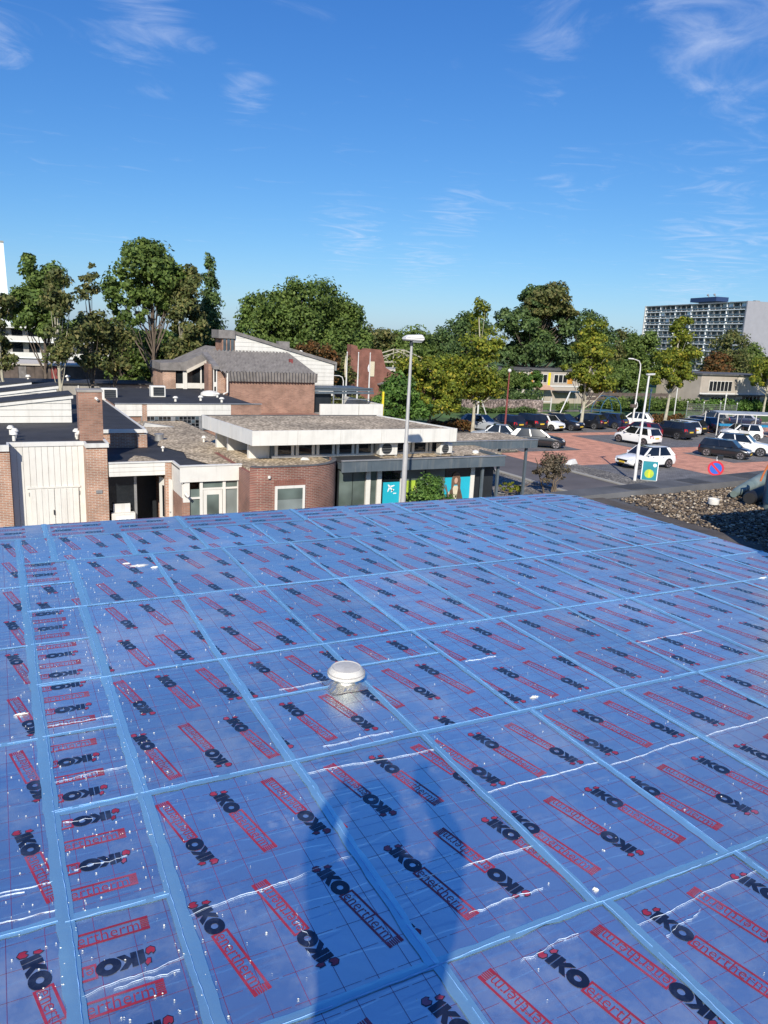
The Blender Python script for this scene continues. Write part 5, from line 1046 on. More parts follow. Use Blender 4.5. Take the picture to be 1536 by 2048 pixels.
# wire fence panels on the lawn
fc = thing('mesh_fence', 'grey mesh fence corner with pale caps on the lawn at right', 'fence', (76, 64, 0))
fp = [(74.6, 65.5), (76.6, 64.8), (78.8, 64.2), (81.0, 63.6)]
for (x, y) in fp: MB().tube([(x, y, 0), (x, y, 2.1)], .05, 8).build('post', 'galvanised', fc); MB().lathe([(.07, 2.1), (.09, 2.2), (.02, 2.28)], x, y, 8).build('cap', 'lamp_white', fc)
for (a, b) in zip(fp, fp[1:]):
    m_ = MB()
    for k in range(9): z = .2 + k * .22; m_.tube([(*a, z), (*b, z)], .012, 4)
    for k in range(1, 14): p = Vector(a).lerp(Vector(b), k / 14); m_.tube([(p.x, p.y, .1), (p.x, p.y, 2.0)], .01, 4)
    m_.build('mesh_panel', 'zinc', fc)
tf = thing('timber_fence', 'grey timber fence with rails beyond the playground', 'fence', (76, 79, 0))
for k in range(14): B(70 + k * 1.2, 70.12 + k * 1.2, 79, 79.1, 0, 2.2).build('post', 'brown_wood', tf)
for k in range(3): B(70, 86, 78.95, 78.99, .5 + k * .6, .95 + k * .6).build('rail', 'brown_wood', tf)
# cart shelter
sh = thing('cart_shelter', 'trolley shelter with curved grey clear roof at the right frame edge', 'shelter', (68, 50.8, 0))
ax = Vector((63.6, 51.8, 0)); dxs = Vector((.94, -.34, 0)); pys = Vector((.34, .94, 0))
def sp(u, v, z): p = ax + dxs * u + pys * v; return (p.x, p.y, z)
for k in range(6):
    rfm = MB(); prev = None
    for j in range(7):
        t_ = j / 6; z = 2.15 + .28 * math.sin(math.pi * (.15 + .7 * t_)); v = 2.6 * t_
        a, b = sp(k * 1.6 + .02, v, z), sp((k + 1) * 1.6 - .02, v, z)
        if prev: rfm.loop([prev[0], prev[1], b, a], [(q[0], q[1], q[2] + .03) for q in (prev[0], prev[1], b, a)])
        prev = (a, b)
    rfm.build('roof_pane', 'polycarbonate', sh)
for k in range(5):
    for v in (0.06, 2.5): MB().tube([sp(k * 2.0, v, 0), sp(k * 2.0, v, 2.28)], .05, 8).build('post', 'lamp_white', sh)
MB().loop([sp(0, 0, 2.2), sp(9.6, 0, 2.2), sp(9.6, .08, 2.2), sp(0, .08, 2.2)], [sp(0, 0, 2.28), sp(9.6, 0, 2.28), sp(9.6, .08, 2.28), sp(0, .08, 2.28)]).build('eaves_beam', 'lamp_white', sh)
CL = ['leftmost row of nested trolleys with blue handles in the shelter', 'middle row of nested trolleys with blue handles in the shelter', 'rightmost row of nested trolleys with blue handles in the shelter']
for r in range(3):
    t = thing('trolley_row', CL[r], 'trolleys', sp(1.0 + r * 2.9, 1.3, 0), math.atan2(dxs.y, dxs.x), 'trolley rows in the shelter')
    bk = MB()
    for k in range(8):
        for z in (.45, .6, .75, .9): bk.box(k * .28 - .02, k * .28, -.28, .28, z, z + .015)
        for yy in (-.28, -.14, 0, .14, .28): bk.box(k * .28 - .02, k * .28, yy - .008, yy + .008, .45, .95)
    bk.box(0, 2.4, -.29, -.275, .45, .47).box(0, 2.4, .275, .29, .45, .47).box(0, 2.4, -.29, -.275, .9, .92); bk.build('basket', 'galvanised', t, local=True)
    for k in range(8): MB().tube([(k * .28 - .1, -.3, 1.0), (k * .28 - .1, .3, 1.0)], .03, 6).build('handle', 'cart_blue', t, local=True)
    MB().box(0, 2.3, -.25, .25, .12, .18).build('chassis', 'zinc', t, local=True)
    for k in range(4): MB().lathe([(.05, 0), (.06, .05), (.05, .1)], k * .7, -.22, 8).build('wheel', 'black_rubber', t, local=True)
    MB().box(-.2, 2.4, -.30, .30, .96, 1.16).build('advert_rail', 'cart_blue', t, local=True)
# bicycles by the shop canopy
def bicycle(x, y, rz, label, mt):
    t = thing('bicycle', label, 'bicycle', (x, y, 0), rz, 'bicycles parked under the grey canopy'); r = .34
    for cx in (-.52, .52):
        w_ = MB().tube([(cx + r * math.cos(a), 0, r + .02 + r * math.sin(a)) for a in np.linspace(0, 2 * math.pi, 25)], .02, 6, caps=False).build('wheel', 'black_rubber', t, local=True)
        s_ = MB()
        for k in range(8): a = k * math.pi / 8; s_.tube([(cx - r * math.cos(a), 0, r + .02 - r * math.sin(a)), (cx + r * math.cos(a), 0, r + .02 + r * math.sin(a))], .003, 4)
        s_.build('spokes', 'zinc', w_, local=True)
    f = MB(); f.tube([(-.52, 0, .36), (-.08, 0, .32), (.42, 0, .78), (.52, 0, .36)], .02, 8).tube([(-.08, 0, .32), (-.2, 0, .85)], .02, 8).tube([(-.2, 0, .75), (.42, 0, .82)], .018, 8).tube([(-.52, 0, .36), (-.2, 0, .75)], .015, 8).tube([(.42, 0, .78), (.38, 0, 1.02)], .018, 8)
    f.build('frame', mt, t, local=True); MB().tube([(.25, -.28, 1.05), (.38, -.05, 1.05), (.38, .05, 1.05), (.25, .28, 1.05)], .015, 8).build('handlebar', 'zinc', t, local=True)
    MB().box(-.32, -.08, -.07, .07, .86, .93).build('saddle', 'black_rubber', t, local=True, bevel=.03); MB().box(-.75, -.3, -.08, .08, .70, .73).build('carrier', 'dark_frame', t, local=True)
bicycle(18.85, 27.15, rad(70), 'black bicycle at the corner of the shop window', 'dark_frame'); bicycle(20.0, 27.05, rad(30), 'dark red bicycle leaning near the outer canopy post', 'rusty_red'); bicycle(20.9, 28.6, rad(15), 'black bicycle behind the low brick wall, rightmost of three', 'dark_frame')
o = B(20.6, 20.9, 30.6, 30.9, 0, 2.4).build('red_post_box', 'sign_red', loc=(20.7, 30.7, 0), bevel=.03); tag(o, 'narrow red sign pillar behind the bicycles', 'pillar')

# ------------------------------------------------------------------ cars
def car(x, y, heading, label, paint, L=4.2, W=1.78, H=1.46, kind='hatch', roof=None, door_open=False):
    t = thing('parked_car', label, 'car', (x, y, 0.02), rad(heading), 'cars in the car park')
    hw = W / 2; k = H / 1.46
    if kind == 'suv': belt, hood, wsb, wst, rt, rb_ = .98 * k, .95 * k, .19, .06, -.40, -.47
    elif kind == 'sedan': belt, hood, wsb, wst, rt, rb_ = .93 * k, .86 * k, .20, .06, -.20, -.36
    elif kind == 'city': belt, hood, wsb, wst, rt, rb_ = .95 * k, .93 * k, .28, .13, -.40, -.48
    else: belt, hood, wsb, wst, rt, rb_ = .93 * k, .90 * k, .22, .06, -.34, -.46
    gl = .20 if kind != 'suv' else .26
    st = [(-.5, .40, .62 * k, .80), (-.492, .30, .86 * k, .88), (-.46, gl + .02, belt, .95), (-.36, gl, belt + .01, .99), (-.15, gl, belt + .0, 1.0), (.12, gl, belt - .01, 1.0), (wsb, gl, hood + .02, .985),
          (.34, gl, hood - .05, .97), (.43, gl + .02, hood - .13, .92), (.478, .28, hood - .26, .84), (.5, .34, .52 * k, .74)]
    mb = MB(); R_ = 14
    for (sx, zb, zt, wf_) in st:
        w_ = hw * wf_; mz = (zb + zt) / 2
        half = [(w_ * .86, zb), (w_ * .97, zb + .07), (w_, mz - .05), (w_ * .995, mz + .12), (w_ * .95, zt - .07), (w_ * .86, zt - .012), (w_ * .35, zt + .012)]
        ring = [(sx * L, a, b) for a, b in half] + [(sx * L, -a, b) for a, b in half[::-1]]
        mb.v.extend(ring)
    ns = len(st)
    for i in range(ns - 1):
        for j in range(R_): mb.f.append((i * R_ + j, (i + 1) * R_ + j, (i + 1) * R_ + (j + 1) % R_, i * R_ + (j + 1) % R_)); mb.m.append(0)
    mb.f.append(tuple(range(R_))); mb.m.append(0); mb.f.append(tuple((ns - 1) * R_ + j for j in range(R_))[::-1]); mb.m.append(0)
    body = mb.build('body', paint, t, local=True, smooth=True)
    # greenhouse
    zb, zt = belt - .04, H; wb, wt = hw * .93, hw * .72
    b0, b1, b2, b3 = rb_ * L, (wsb + .01) * L, wst * L, rt * L
    def side(u, v, s):                       # u 0 rear..1 front along the side, v 0 belt..1 roof
        xa = b0 + (b1 - b0) * u; xb = b3 + (b2 - b3) * u; return Vector((xa + (xb - xa) * v, s * (wb + (wt - wb) * v), zb + (zt - zb) * v))
    ga = [side(0, 0, 1), side(1, 0, 1), side(1, 0, -1), side(0, 0, -1)]; gb_ = [side(0, .97, 1), side(1, .97, 1), side(1, .97, -1), side(0, .97, -1)]
    MB().loop(ga[::-1], gb_[::-1]).build('windows', 'glass_car', t, local=True)
    pmat = paint
    rf = MB().loop([side(.0, .90, 1) + Vector((-.03, .012, 0)), side(1.0, .90, 1) + Vector((.03, .012, 0)), side(1.0, .90, -1) + Vector((.03, -.012, 0)), side(.0, .90, -1) + Vector((-.03, -.012, 0))],
              [side(.03, 1, 1) + Vector((0, -.08, .0)), side(.97, 1, 1) + Vector((0, -.08, -.02)), side(.97, 1, -1) + Vector((0, .08, -.02)), side(.03, 1, -1) + Vector((0, .08, .0))])
    rf.build('roof', roof or paint, t, local=True, bevel=.03, smooth=True)
    off = .012
    cw = {'suv': .10, 'hatch': .14, 'sedan': .12, 'city': .10}[kind]
    for s in (1, -1):
        for (u0, u1, w0, w1) in ((0, cw, 0, cw * 1.2), (.955, 1.0, .93, 1.0), (.50, .535, .49, .53)):
            q = [side(u0, 0, s), side(u1, 0, s), side(w1, .93, s), side(w0, .93, s)]
            o_ = Vector((0, s * off, 0)); pil = MB().loop([p + o_ for p in q], [p + o_ * -1 for p in q]); pil.build('pillar', paint, t, local=True)
    for u, dxx in ((0, -off), (1, off)):
        for s in (1, -1):
            q = [side(u, 0, s), side(u, .93, s), side(u, .93, s) * 1, side(u, 0, s) * 1]
            q[2] = q[2] + Vector((0, -s * .06, 0)); q[3] = q[3] + Vector((0, -s * .06, 0)); pil = MB().loop([p + Vector((dxx, 0, 0)) for p in q], [p - Vector((dxx, 0, 0)) for p in q]); pil.build('pillar', paint, t, local=True)
    # wheels
    wr = .315 if kind != 'suv' else .35; wx = .315 * L
    for sx in (1, -1):
        for s in (1, -1):
            cx = sx * wx + (.02 * L if sx > 0 else 0); n = 20
            ar = [(cx + (wr + .06) * math.cos(a), s * (hw * 1.0 + .004), wr + (wr + .06) * math.sin(a)) for a in np.linspace(rad(-25), rad(205), n)]
            MB().loop(ar, [(p[0], s * (hw * .9), p[2]) for p in ar]).build('wheel_arch', 'black_rubber', t, local=True)
            wh = MB().tube([(cx, s * (hw - .17), wr), (cx, s * (hw + .018), wr)], wr, 22).build('wheel', 'black_rubber', t, local=True, bevel=.02)
            rm = MB(); 
            for q in range(5):
                a = 2 * math.pi * q / 5 + .3; da = .26
                rm.add([(cx + .03 * math.cos(a), s * (hw + .024), wr + .03 * math.sin(a)), (cx + wr * .72 * math.cos(a - da), s * (hw + .024), wr + wr * .72 * math.sin(a - da)), (cx + wr * .75 * math.cos(a), s * (hw + .024), wr + wr * .75 * math.sin(a)), (cx + wr * .72 * math.cos(a + da), s * (hw + .024), wr + wr * .72 * math.sin(a + da))], [(0, 1, 2, 3)])
            for q in range(22):
                a, b = 2 * math.pi * q / 22, 2 * math.pi * (q + 1) / 22
                rm.add([(cx + wr * r_ * math.cos(g), s * (hw + .022), wr + wr * r_ * math.sin(g)) for r_, g in ((.66, a), (.76, a), (.76, b), (.66, b))], [(0, 1, 2, 3)])
            rm.build('rim', 'alloy', wh, local=True)
    # lights, plates, grille, mirrors
    for s in (1, -1):
        MB().loop([(.455 * L, s * hw * .84, hood - .30), (.487 * L, s * hw * .50, hood - .34), (.480 * L, s * hw * .50, hood - .22), (.43 * L, s * hw * .88, hood - .16)], [(.47 * L + .03, s * hw * .86, hood - .30), (.487 * L + .03, s * hw * .50, hood - .34), (.480 * L + .02, s * hw * .50, hood - .22), (.43 * L + .03, s * hw * .90, hood - .16)]).build('headlight', 'head_clear', t, local=True)
        MB().loop([(-.497 * L - .01, s * hw * .62, belt - .26), (-.475 * L, s * hw * .94, belt - .28), (-.462 * L, s * hw * .95, belt - .02), (-.485 * L - .01, s * hw * .66, belt - .06)], [(-.497 * L - .035, s * hw * .62, belt - .26), (-.475 * L - .02, s * (hw * .95 + .01), belt - .28), (-.462 * L - .02, s * (hw * .95 + .01), belt - .02), (-.485 * L - .035, s * hw * .66, belt - .06)]).build('taillight', 'tail_red', t, local=True)
        m_ = MB().loop([(.15 * L, s * hw * .95, belt), (.15 * L + .10, s * hw * .95, belt), (.15 * L + .10, s * (hw + .17), belt + .02), (.15 * L, s * (hw + .17), belt + .02)], [(.15 * L + .01, s * hw * .95, belt + .07), (.15 * L + .08, s * hw * .95, belt + .07), (.15 * L + .08, s * (hw + .16), belt + .13), (.15 * L + .01, s * (hw + .16), belt + .13)]); m_.build('mirror', paint, t, local=True)
        for u in (.02, .24): MB().box(-.09 * L + (u - .13) * L, -.09 * L + (u - .13) * L + .14, s * (hw + .002) - .008, s * (hw + .002) + .008, belt - .15, belt - .125).build('door_handle', 'dark_frame' if paint != 'car_black' else 'zinc', t, local=True)
    MB().box(.478 * L, .5 * L + .012, -hw * .52, hw * .52, .46 * k, .60 * k).build('grille', 'black_rubber', t, local=True); MB().box(.47 * L, .5 * L + .006, -hw * .62, hw * .62, .26, .35).build('bumper_intake', 'black_rubber', t, local=True)
    MB().box(.49 * L, .5 * L + .03, -.26, .26, .38, .49).build('number_plate', 'plate_yellow', t, local=True); MB().box(-.5 * L - .022, -.49 * L, -.26, .26, .62 * k, .73 * k).build('number_plate', 'plate_yellow', t, local=True)
    MB().box(-.5 * L - .006, -.47 * L, -hw * .66, hw * .66, .27, .38).build('rear_valance', 'black_rubber', t, local=True)
    if door_open:
        MB().box(-.10 * L, .17 * L, hw * .93, hw + .012, .32, belt - .02).build('door_opening', 'black_rubber', t, local=True)
        dd = MB().box(-1.05, 0, -.03, .03, .32, belt).build('open_door', paint, t, local=True, bevel=.02); dd.location = (.17 * L, hw + .02, 0); dd.rotation_euler = (0, 0, rad(-62))
        MB().box(-.95, -.05, -.012, .012, belt, H - .12).build('pane', 'glass_car', dd, local=True)
    return t
car(40.45, 38.55, 180, 'white hatchback with black grille and five spoke rims, nearest the advert board', 'car_white', 4.35, 1.80, 1.46)
car(49.75, 48.6, 99, 'white hatchback seen from behind, just left of the dark red car', 'car_white', 3.95, 1.72, 1.50, 'city')
car(53.8, 52.4, 99, 'dark red hatchback between the white hatchback and the large grey estate', 'car_red', 4.1, 1.75, 1.46)
car(57.2, 51.9, 96, 'large dark grey estate car right of the dark red one', 'car_grey', 4.75, 1.88, 1.60, 'suv')
car(60.0, 53.3, 96, 'white hatchback tucked behind the large grey estate', 'car_white', 4.0, 1.74, 1.50, 'city')
car(62.3, 54.5, 96, 'black hatchback behind the white car with open door', 'car_black', 4.2, 1.78, 1.50)
car(66.2, 56.2, 96, 'black car half hidden left of the trolley shelter', 'car_black', 4.3, 1.8, 1.5)
car(64.2, 49.5, 153, 'white small car with its driver door open', 'car_white', 3.7, 1.68, 1.50, 'city', door_open=True)
car(51.5, 40.9, -62, 'black three door compact car in front of the white crossover', 'car_black', 3.85, 1.74, 1.42, 'city')
car(55.0, 42.0, -60, 'white crossover with dark roof at the right frame edge', 'car_white', 4.3, 1.80, 1.62, 'suv', roof='car_black')
car(40.1, 58.6, -62, 'silver hatchback facing us at the left end of the far row', 'car_silver', 4.0, 1.75, 1.46)
car(43.2, 59.0, 97, 'black hatchback next to the silver one in the far row', 'car_black', 4.2, 1.78, 1.50)
car(45.5, 58.9, 97, 'black tall car left of the small white one in the far row', 'car_black', 4.3, 1.80, 1.62, 'suv')
car(47.6, 58.4, -76, 'small white car facing us in the far row', 'car_white', 3.5, 1.66, 1.48, 'city')
car(50.0, 58.8, -70, 'black hatchback facing us, left of the pale tree trunk', 'car_black', 4.1, 1.76, 1.50)
car(53.7, 59.7, 112, 'black car with red tail light just right of the pale tree trunk', 'car_black', 4.3, 1.8, 1.50)
car(56.6, 59.9, 112, 'dark blue car at the right end of the far black cars', 'car_blue', 4.4, 1.8, 1.52)
car(60.9, 60.3, 128, 'white hatchback in the far row seen past the two white lamp posts', 'car_white', 4.0, 1.74, 1.50)
car(72.2, 60.2, 132, 'black estate parked below the lawn right of the yellow green tree', 'car_black', 4.5, 1.82, 1.58, 'suv')
car(77.6, 60.2, 132, 'dark blue car behind the left end of the trolley shelter', 'car_blue', 4.4, 1.8, 1.48, 'sedan')
car(36.9, 51.6, 140, 'silver saloon parked behind the rear grey canopy', 'car_silver', 4.4, 1.78, 1.46, 'sedan')
car(38.7, 48.6, -36, 'black estate with bright rims jutting out from behind the rear grey canopy', 'car_black', 4.6, 1.82, 1.46)

# ------------------------------------------------------------------ trees, shrubs, hedges
def leaf_quads(C, Nrm, size, seed, aspect=.62):
    r = np.random.default_rng(seed); n = len(C)
    a = r.normal(size=(n, 3)); a -= Nrm * (a * Nrm).sum(1, keepdims=True); a /= np.linalg.norm(a, axis=1, keepdims=True) + 1e-9; b = np.cross(Nrm, a)
    s = size * r.uniform(.6, 1.35, (n, 1)); k = .25 * s * Nrm * r.uniform(-1, 1, (n, 1))
    V = np.stack([C - a * s, C + b * s * aspect + k, C + a * s, C - b * s * aspect + k], 1)
    return V.reshape(-1, 3), np.arange(n * 4).reshape(-1, 4)
def tree(name, label, x, y, h, blobs, n, leaf, mt, trunk_r=.16, trunk_mat='bark', seed=1, cat='tree', group=None, sub=14, fill=.35, lean=(0, 0), stems=1, limb=True, clump=.46, limb_to=.8):
    n = int(n * 1.7); leaf *= .88; clump = max(clump, .42); sub = int(sub * 1.35)
    r = np.random.default_rng(seed); rn = random.Random(seed)
    t = thing(name, label, cat, (x, y, 0), 0, group)
    vol = np.array([b[3] * b[3] * b[4] for b in blobs]); pr_ = vol / vol.sum(); Cs, Ns, tips = [], [], []
    for b, p in zip(blobs, pr_):
        c0 = np.array(b[:3]); R_ = np.array([b[3], b[3], b[4]]); ns = max(5, int(sub * len(blobs) * p) + 4)
        d = r.normal(size=(ns, 3)); d /= np.linalg.norm(d, axis=1, keepdims=True); rr = (fill + (1 - fill) * r.random((ns, 1)) ** .6) * .86
        sc = c0 + d * rr * R_; tips += [tuple(q) for q in sc[:max(3, ns // 3)]]
        nl = max(30, int(n * p)); idx = r.integers(0, ns, nl); dd = r.normal(size=(nl, 3)); dd /= np.linalg.norm(dd, axis=1, keepdims=True)
        cr_ = clump * min(b[3], b[4]) * r.uniform(.55, 1.25, (ns, 1))
        pos = sc[idx] + dd * cr_[idx] * (r.random((nl, 1)) ** .5) * np.array([1, 1, .8]); Cs.append(pos)
        nn = dd * .7 + (pos - c0) / R_ * .5 + r.normal(size=(nl, 3)) * .55 + np.array([0, 0, .25]); Ns.append(nn / np.linalg.norm(nn, axis=1, keepdims=True))
    V, Fc = leaf_quads(np.concatenate(Cs), np.concatenate(Ns), leaf, seed)
    tk = MB()
    for s_ in range(stems):
        ox, oy = (0, 0) if stems == 1 else (rn.uniform(-.3, .3), rn.uniform(-.3, .3)); npt = 6; top = h * limb_to
        pts = [(ox + lean[0] * k / npt + (rn.gauss(0, .05) * k / 2 if k else 0) + ox * k * .5, oy + lean[1] * k / npt + (rn.gauss(0, .05) * k / 2 if k else 0), top * k / npt) for k in range(npt + 1)]
        tk.tube(pts, [trunk_r * (1.25 if k == 0 else 1) * (1 - .85 * k / npt) + .015 for k in range(npt + 1)], 8)
        if limb:
            for tp_ in (tips if stems == 1 else tips[s_::stems]):
                zz = min(tp_[2] * rn.uniform(.45, .75), top * .9); f_ = zz / top; i = min(int(f_ * npt), npt - 1); g_ = f_ * npt - i
                p0 = Vector(pts[i]).lerp(Vector(pts[i + 1]), g_); p2 = Vector(tp_); pm_ = p0.lerp(p2, .5) + Vector((0, 0, -.08 * (p2 - p0).length)); rr0 = max(.02, trunk_r * (1 - .85 * f_) * .5)
                tk.tube([p0, pm_, p2], [rr0, rr0 * .65, .012], 5, caps=False)
    tk.build('trunk', trunk_mat, t, local=True, smooth=True)
    link('crown', fastmesh('crown', V, Fc, mt), t)
    return t
TL = 'trees behind the low roofs at left'; TR = 'trees along the car park'; TB = 'large trees behind the lawn'
# left group
tree('broadleaf_tree', 'dense green tree beside the white tower, leftmost big crown', 3.6, 66, 13.2, [(0, 0, 11.2, 2.0, 2.1), (-.6, .3, 8.8, 2.7, 1.9), (.8, -.2, 7.6, 1.8, 1.2)], 7000, .19, 'leaf_green', .2, 'bark', 21, group=TL)
tree('broadleaf_tree', 'sparse tree at the left frame edge in front of the white tower', .4, 58, 10.4, [(0, 0, 8.6, 1.3, 1.7), (.1, 0, 5.9, 1.1, 1.5)], 1700, .17, 'leaf_olive', .14, 'pale_bark', 22, group=TL)
tree('poplar_tree', 'thin half bare tree with pale trunk left of the brick chimney', 3.9, 56, 12.2, [(.0, 0, 9.8, 1.2, 2.3), (.2, 0, 6.6, 1.4, 1.6)], 1700, .16, 'leaf_olive', .15, 'pale_bark', 23, group=TL, fill=.1)
tree('poplar_tree', 'thin brownish sparse tree above the brick chimney', 6.1, 58, 12.8, [(0, 0, 10.6, .9, 1.8), (.0, 0, 7.6, 1.5, 2.0), (.1, 0, 5.4, 1.6, 1.0)], 2100, .16, 'leaf_olive', .13, 'bark', 24, group=TL, fill=.1)
tree('poplar_tree', 'short sparse tree just right of the brick chimney', 7.7, 59, 8.8, [(0, 0, 6.9, 1.6, 1.6), (.2, 0, 5.2, 1.5, .9)], 2000, .16, 'leaf_olive', .11, 'bark', 25, group=TL, fill=.1)
tree('broadleaf_tree', 'tallest green tree with open branches left of the cypress', 11.8, 66, 15.2, [(-.6, 0, 13.0, 2.5, 2.0), (1.3, 0, 12.0, 2.1, 2.0), (-2.2, 0, 10.6, 2.0, 1.6), (1.8, .3, 9.6, 1.5, 1.5), (-1.7, 0, 8.8, 1.8, 1.0), (.3, 0, 10.5, 1.6, 1.2)], 8500, .19, 'leaf_green', .22, 'bark', 26, group=TL, clump=.38)
tree('broadleaf_tree', 'slender pale trunked tree between the tallest tree and the cypress', 14.1, 65, 13.6, [(0, 0, 11.4, 1.7, 2.0), (.4, 0, 8.7, 1.9, 2.1), (0, 0, 6.0, 2.0, 1.5)], 5000, .18, 'leaf_olive', .15, 'pale_bark', 27, group=TL)
tree('cypress_tree', 'dark narrow conical tree left of the round poplar crown', 17.4, 69, 14.9, [(.05 * math.sin(k * 2.3), 0, 3.2 + k * 1.28, .38 + 1.12 * (1 - (k / 9) ** 1.6), 1.25) for k in range(9)] + [(0, 0, 14.2, .3, .8)], 11000, .15, 'leaf_dark', .2, 'bark', 28, group=TL, sub=12, clump=.7, fill=0.0)
tree('broadleaf_tree', 'bushy green tree in front of the pale flats', 11.3, 69, 7.4, [(0, 0, 5.6, 2.1, 1.8), (-1.9, .4, 5.0, 1.4, 1.5), (2.0, .2, 4.9, 1.6, 1.4), (.2, -.4, 3.4, 2.2, 1.3)], 5200, .18, 'leaf_green', .18, 'bark', 29, group=TL)
tree('broadleaf_tree', 'green tree filling the gap left of the glazed brick house', 15.2, 70, 8.4, [(0, 0, 6.2, 2.3, 2.1), (1.6, 0, 5.2, 1.6, 1.6), (-1.6, 0, 4.6, 1.6, 1.6)], 4600, .18, 'leaf_green', .18, 'bark', 30, group=TL)
# round poplars behind the gable
for i, (x, y, h, rr, lb) in enumerate(((32.2, 97, 14.2, 3.6, 'left lobe of the broad round tree mass behind the white gable'), (37.2, 96, 15.9, 4.1, 'tallest crown of the broad round tree mass behind the white gable'), (42.4, 97, 13.6, 3.4, 'right lobe of the broad round tree mass behind the white gable'))):
    tree('poplar_tree', lb, x, y, h, [(0, 0, h - rr * .85, rr, rr * .85), (-rr * .35, 0, h * .55, rr * 1.05, rr * .85), (rr * .4, -.4, h * .38, rr * 1.05, rr * .9)], 11000, .25, 'leaf_green', .3, 'bark', 40 + i, group='round trees behind the white gable', sub=34, clump=.44)
tree('broadleaf_tree', 'dark low tree at the left foot of the broad round tree mass', 28.0, 92, 8.5, [(0, 0, 5.6, 2.6, 2.3), (2.6, 0, 4.8, 2.2, 2.2)], 4200, .22, 'leaf_dark', .2, 'bark', 45, group='round trees behind the white gable')
tree('maple_tree', 'rusty orange tree right of the white gable roof', 31.0, 78, 8.0, [(0, 0, 6.2, 2.3, 1.5), (1.6, 0, 5.0, 2.0, 1.6), (-1.8, 0, 5.2, 1.6, 1.3), (.6, 0, 3.4, 2.4, 1.4)], 5200, .18, 'leaf_rust', .18, 'bark', 46)
tree('broadleaf_tree', 'olive tree behind the flagpoles', 36.0, 82, 6.2, [(0, 0, 4.2, 1.9, 1.9), (-1.4, 0, 3.0, 1.5, 1.4)], 3000, .18, 'leaf_olive', .15, 'bark', 47)
for i, (x, y, h, mt, lb) in enumerate(((57, 124, 9.8, 'leaf_green', 'distant rounded tree just right of the broad tree mass'), (63, 128, 10.8, 'leaf_olive', 'distant olive tree left of the tall grey lamp'), (70, 127, 10.2, 'leaf_green', 'distant green tree right behind the tall grey lamp'), (77, 128, 10.4, 'leaf_dark', 'distant dark tree left of the slender yellow green tree'), (50, 120, 9.0, 'leaf_olive', 'distant olive tree behind the brick church tower'))):
    tree('broadleaf_tree', lb, x, y, h, [(0, 0, h * .66, 4.6, h * .33), (-2.5, 0, h * .45, 3.6, h * .33), (3.0, 0, h * .42, 3.8, h * .33)], 5200, .33, mt, .3, 'bark', 60 + i, group='distant trees behind the church')
# car park trees
tree('plane_tree', 'slender tall yellow green tree at the left of the car park', 37.3, 55.8, 12.0, [(.2, 0, 10.4, 1.27, 1.68), (.2, 0, 7.9, 2.41, 1.79), (-.3, 0, 5.3, 3.08, 2.13), (.9, 0, 4.0, 2.68, 1.46)], 5805, .17, 'leaf_lime', .14, 'pale_bark', 70, group=TR, limb_to=.84, fill=.1)
tree('plane_tree', 'broad yellow green tree low beside the tall grey lamp', 33.2, 56.5, 7.6, [(-1.2, 0, 5.6, 2.68, 1.68), (.9, .3, 5.0, 2.68, 1.79), (-2.4, 0, 3.6, 2.14, 1.79), (0, -.4, 3.3, 3.22, 1.68), (1.8, 0, 3.1, 2.01, 1.68)], 8775, .17, 'leaf_lime', .16, 'bark', 71, group=TR)
tree('plane_tree', 'dark green bushy tree between the church and the yellow green one', 29.4, 55.0, 5.6, [(0, 0, 3.9, 1.9, 1.5), (-1.0, 0, 2.6, 1.5, 1.3), (1.4, 0, 2.5, 1.6, 1.4)], 4200, .16, 'leaf_shrub', .14, 'bark', 72, group=TR)
tree('plane_tree', 'yellow green tree with leaning pale trunk in the middle of the car park row', 51.8, 58.3, 11.7, [(.7, 0, 9.8, 1.47, 1.90), (.6, 0, 7.6, 2.55, 1.68), (.3, 0, 5.6, 3.22, 1.57), (1.5, 0, 4.6, 2.55, 1.34)], 5670, .18, 'leaf_lime', .15, 'pale_bark', 73, group=TR, lean=(.8, 0), limb_to=.84, fill=.1)
tree('plane_tree', 'yellow green tree with pale trunk in front of the tower block', 67.2, 61.9, 12.3, [(.8, 0, 10.2, 1.74, 2.13), (.6, 0, 7.6, 2.95, 1.90), (.5, 0, 5.4, 3.35, 1.46)], 5805, .19, 'leaf_lime', .16, 'pale_bark', 74, group=TR, lean=(.8, 0), limb_to=.84, fill=.1)
tree('plane_tree', 'yellow green tree cut by the right frame edge', 95.5, 70.6, 9.2, [(.6, 0, 6.6, 3.75, 2.13), (-1.0, 0, 4.6, 2.95, 1.23), (2.4, 0, 5.0, 3.22, 2.02)], 6210, .2, 'leaf_lime', .15, 'pale_bark', 75, group=TR)
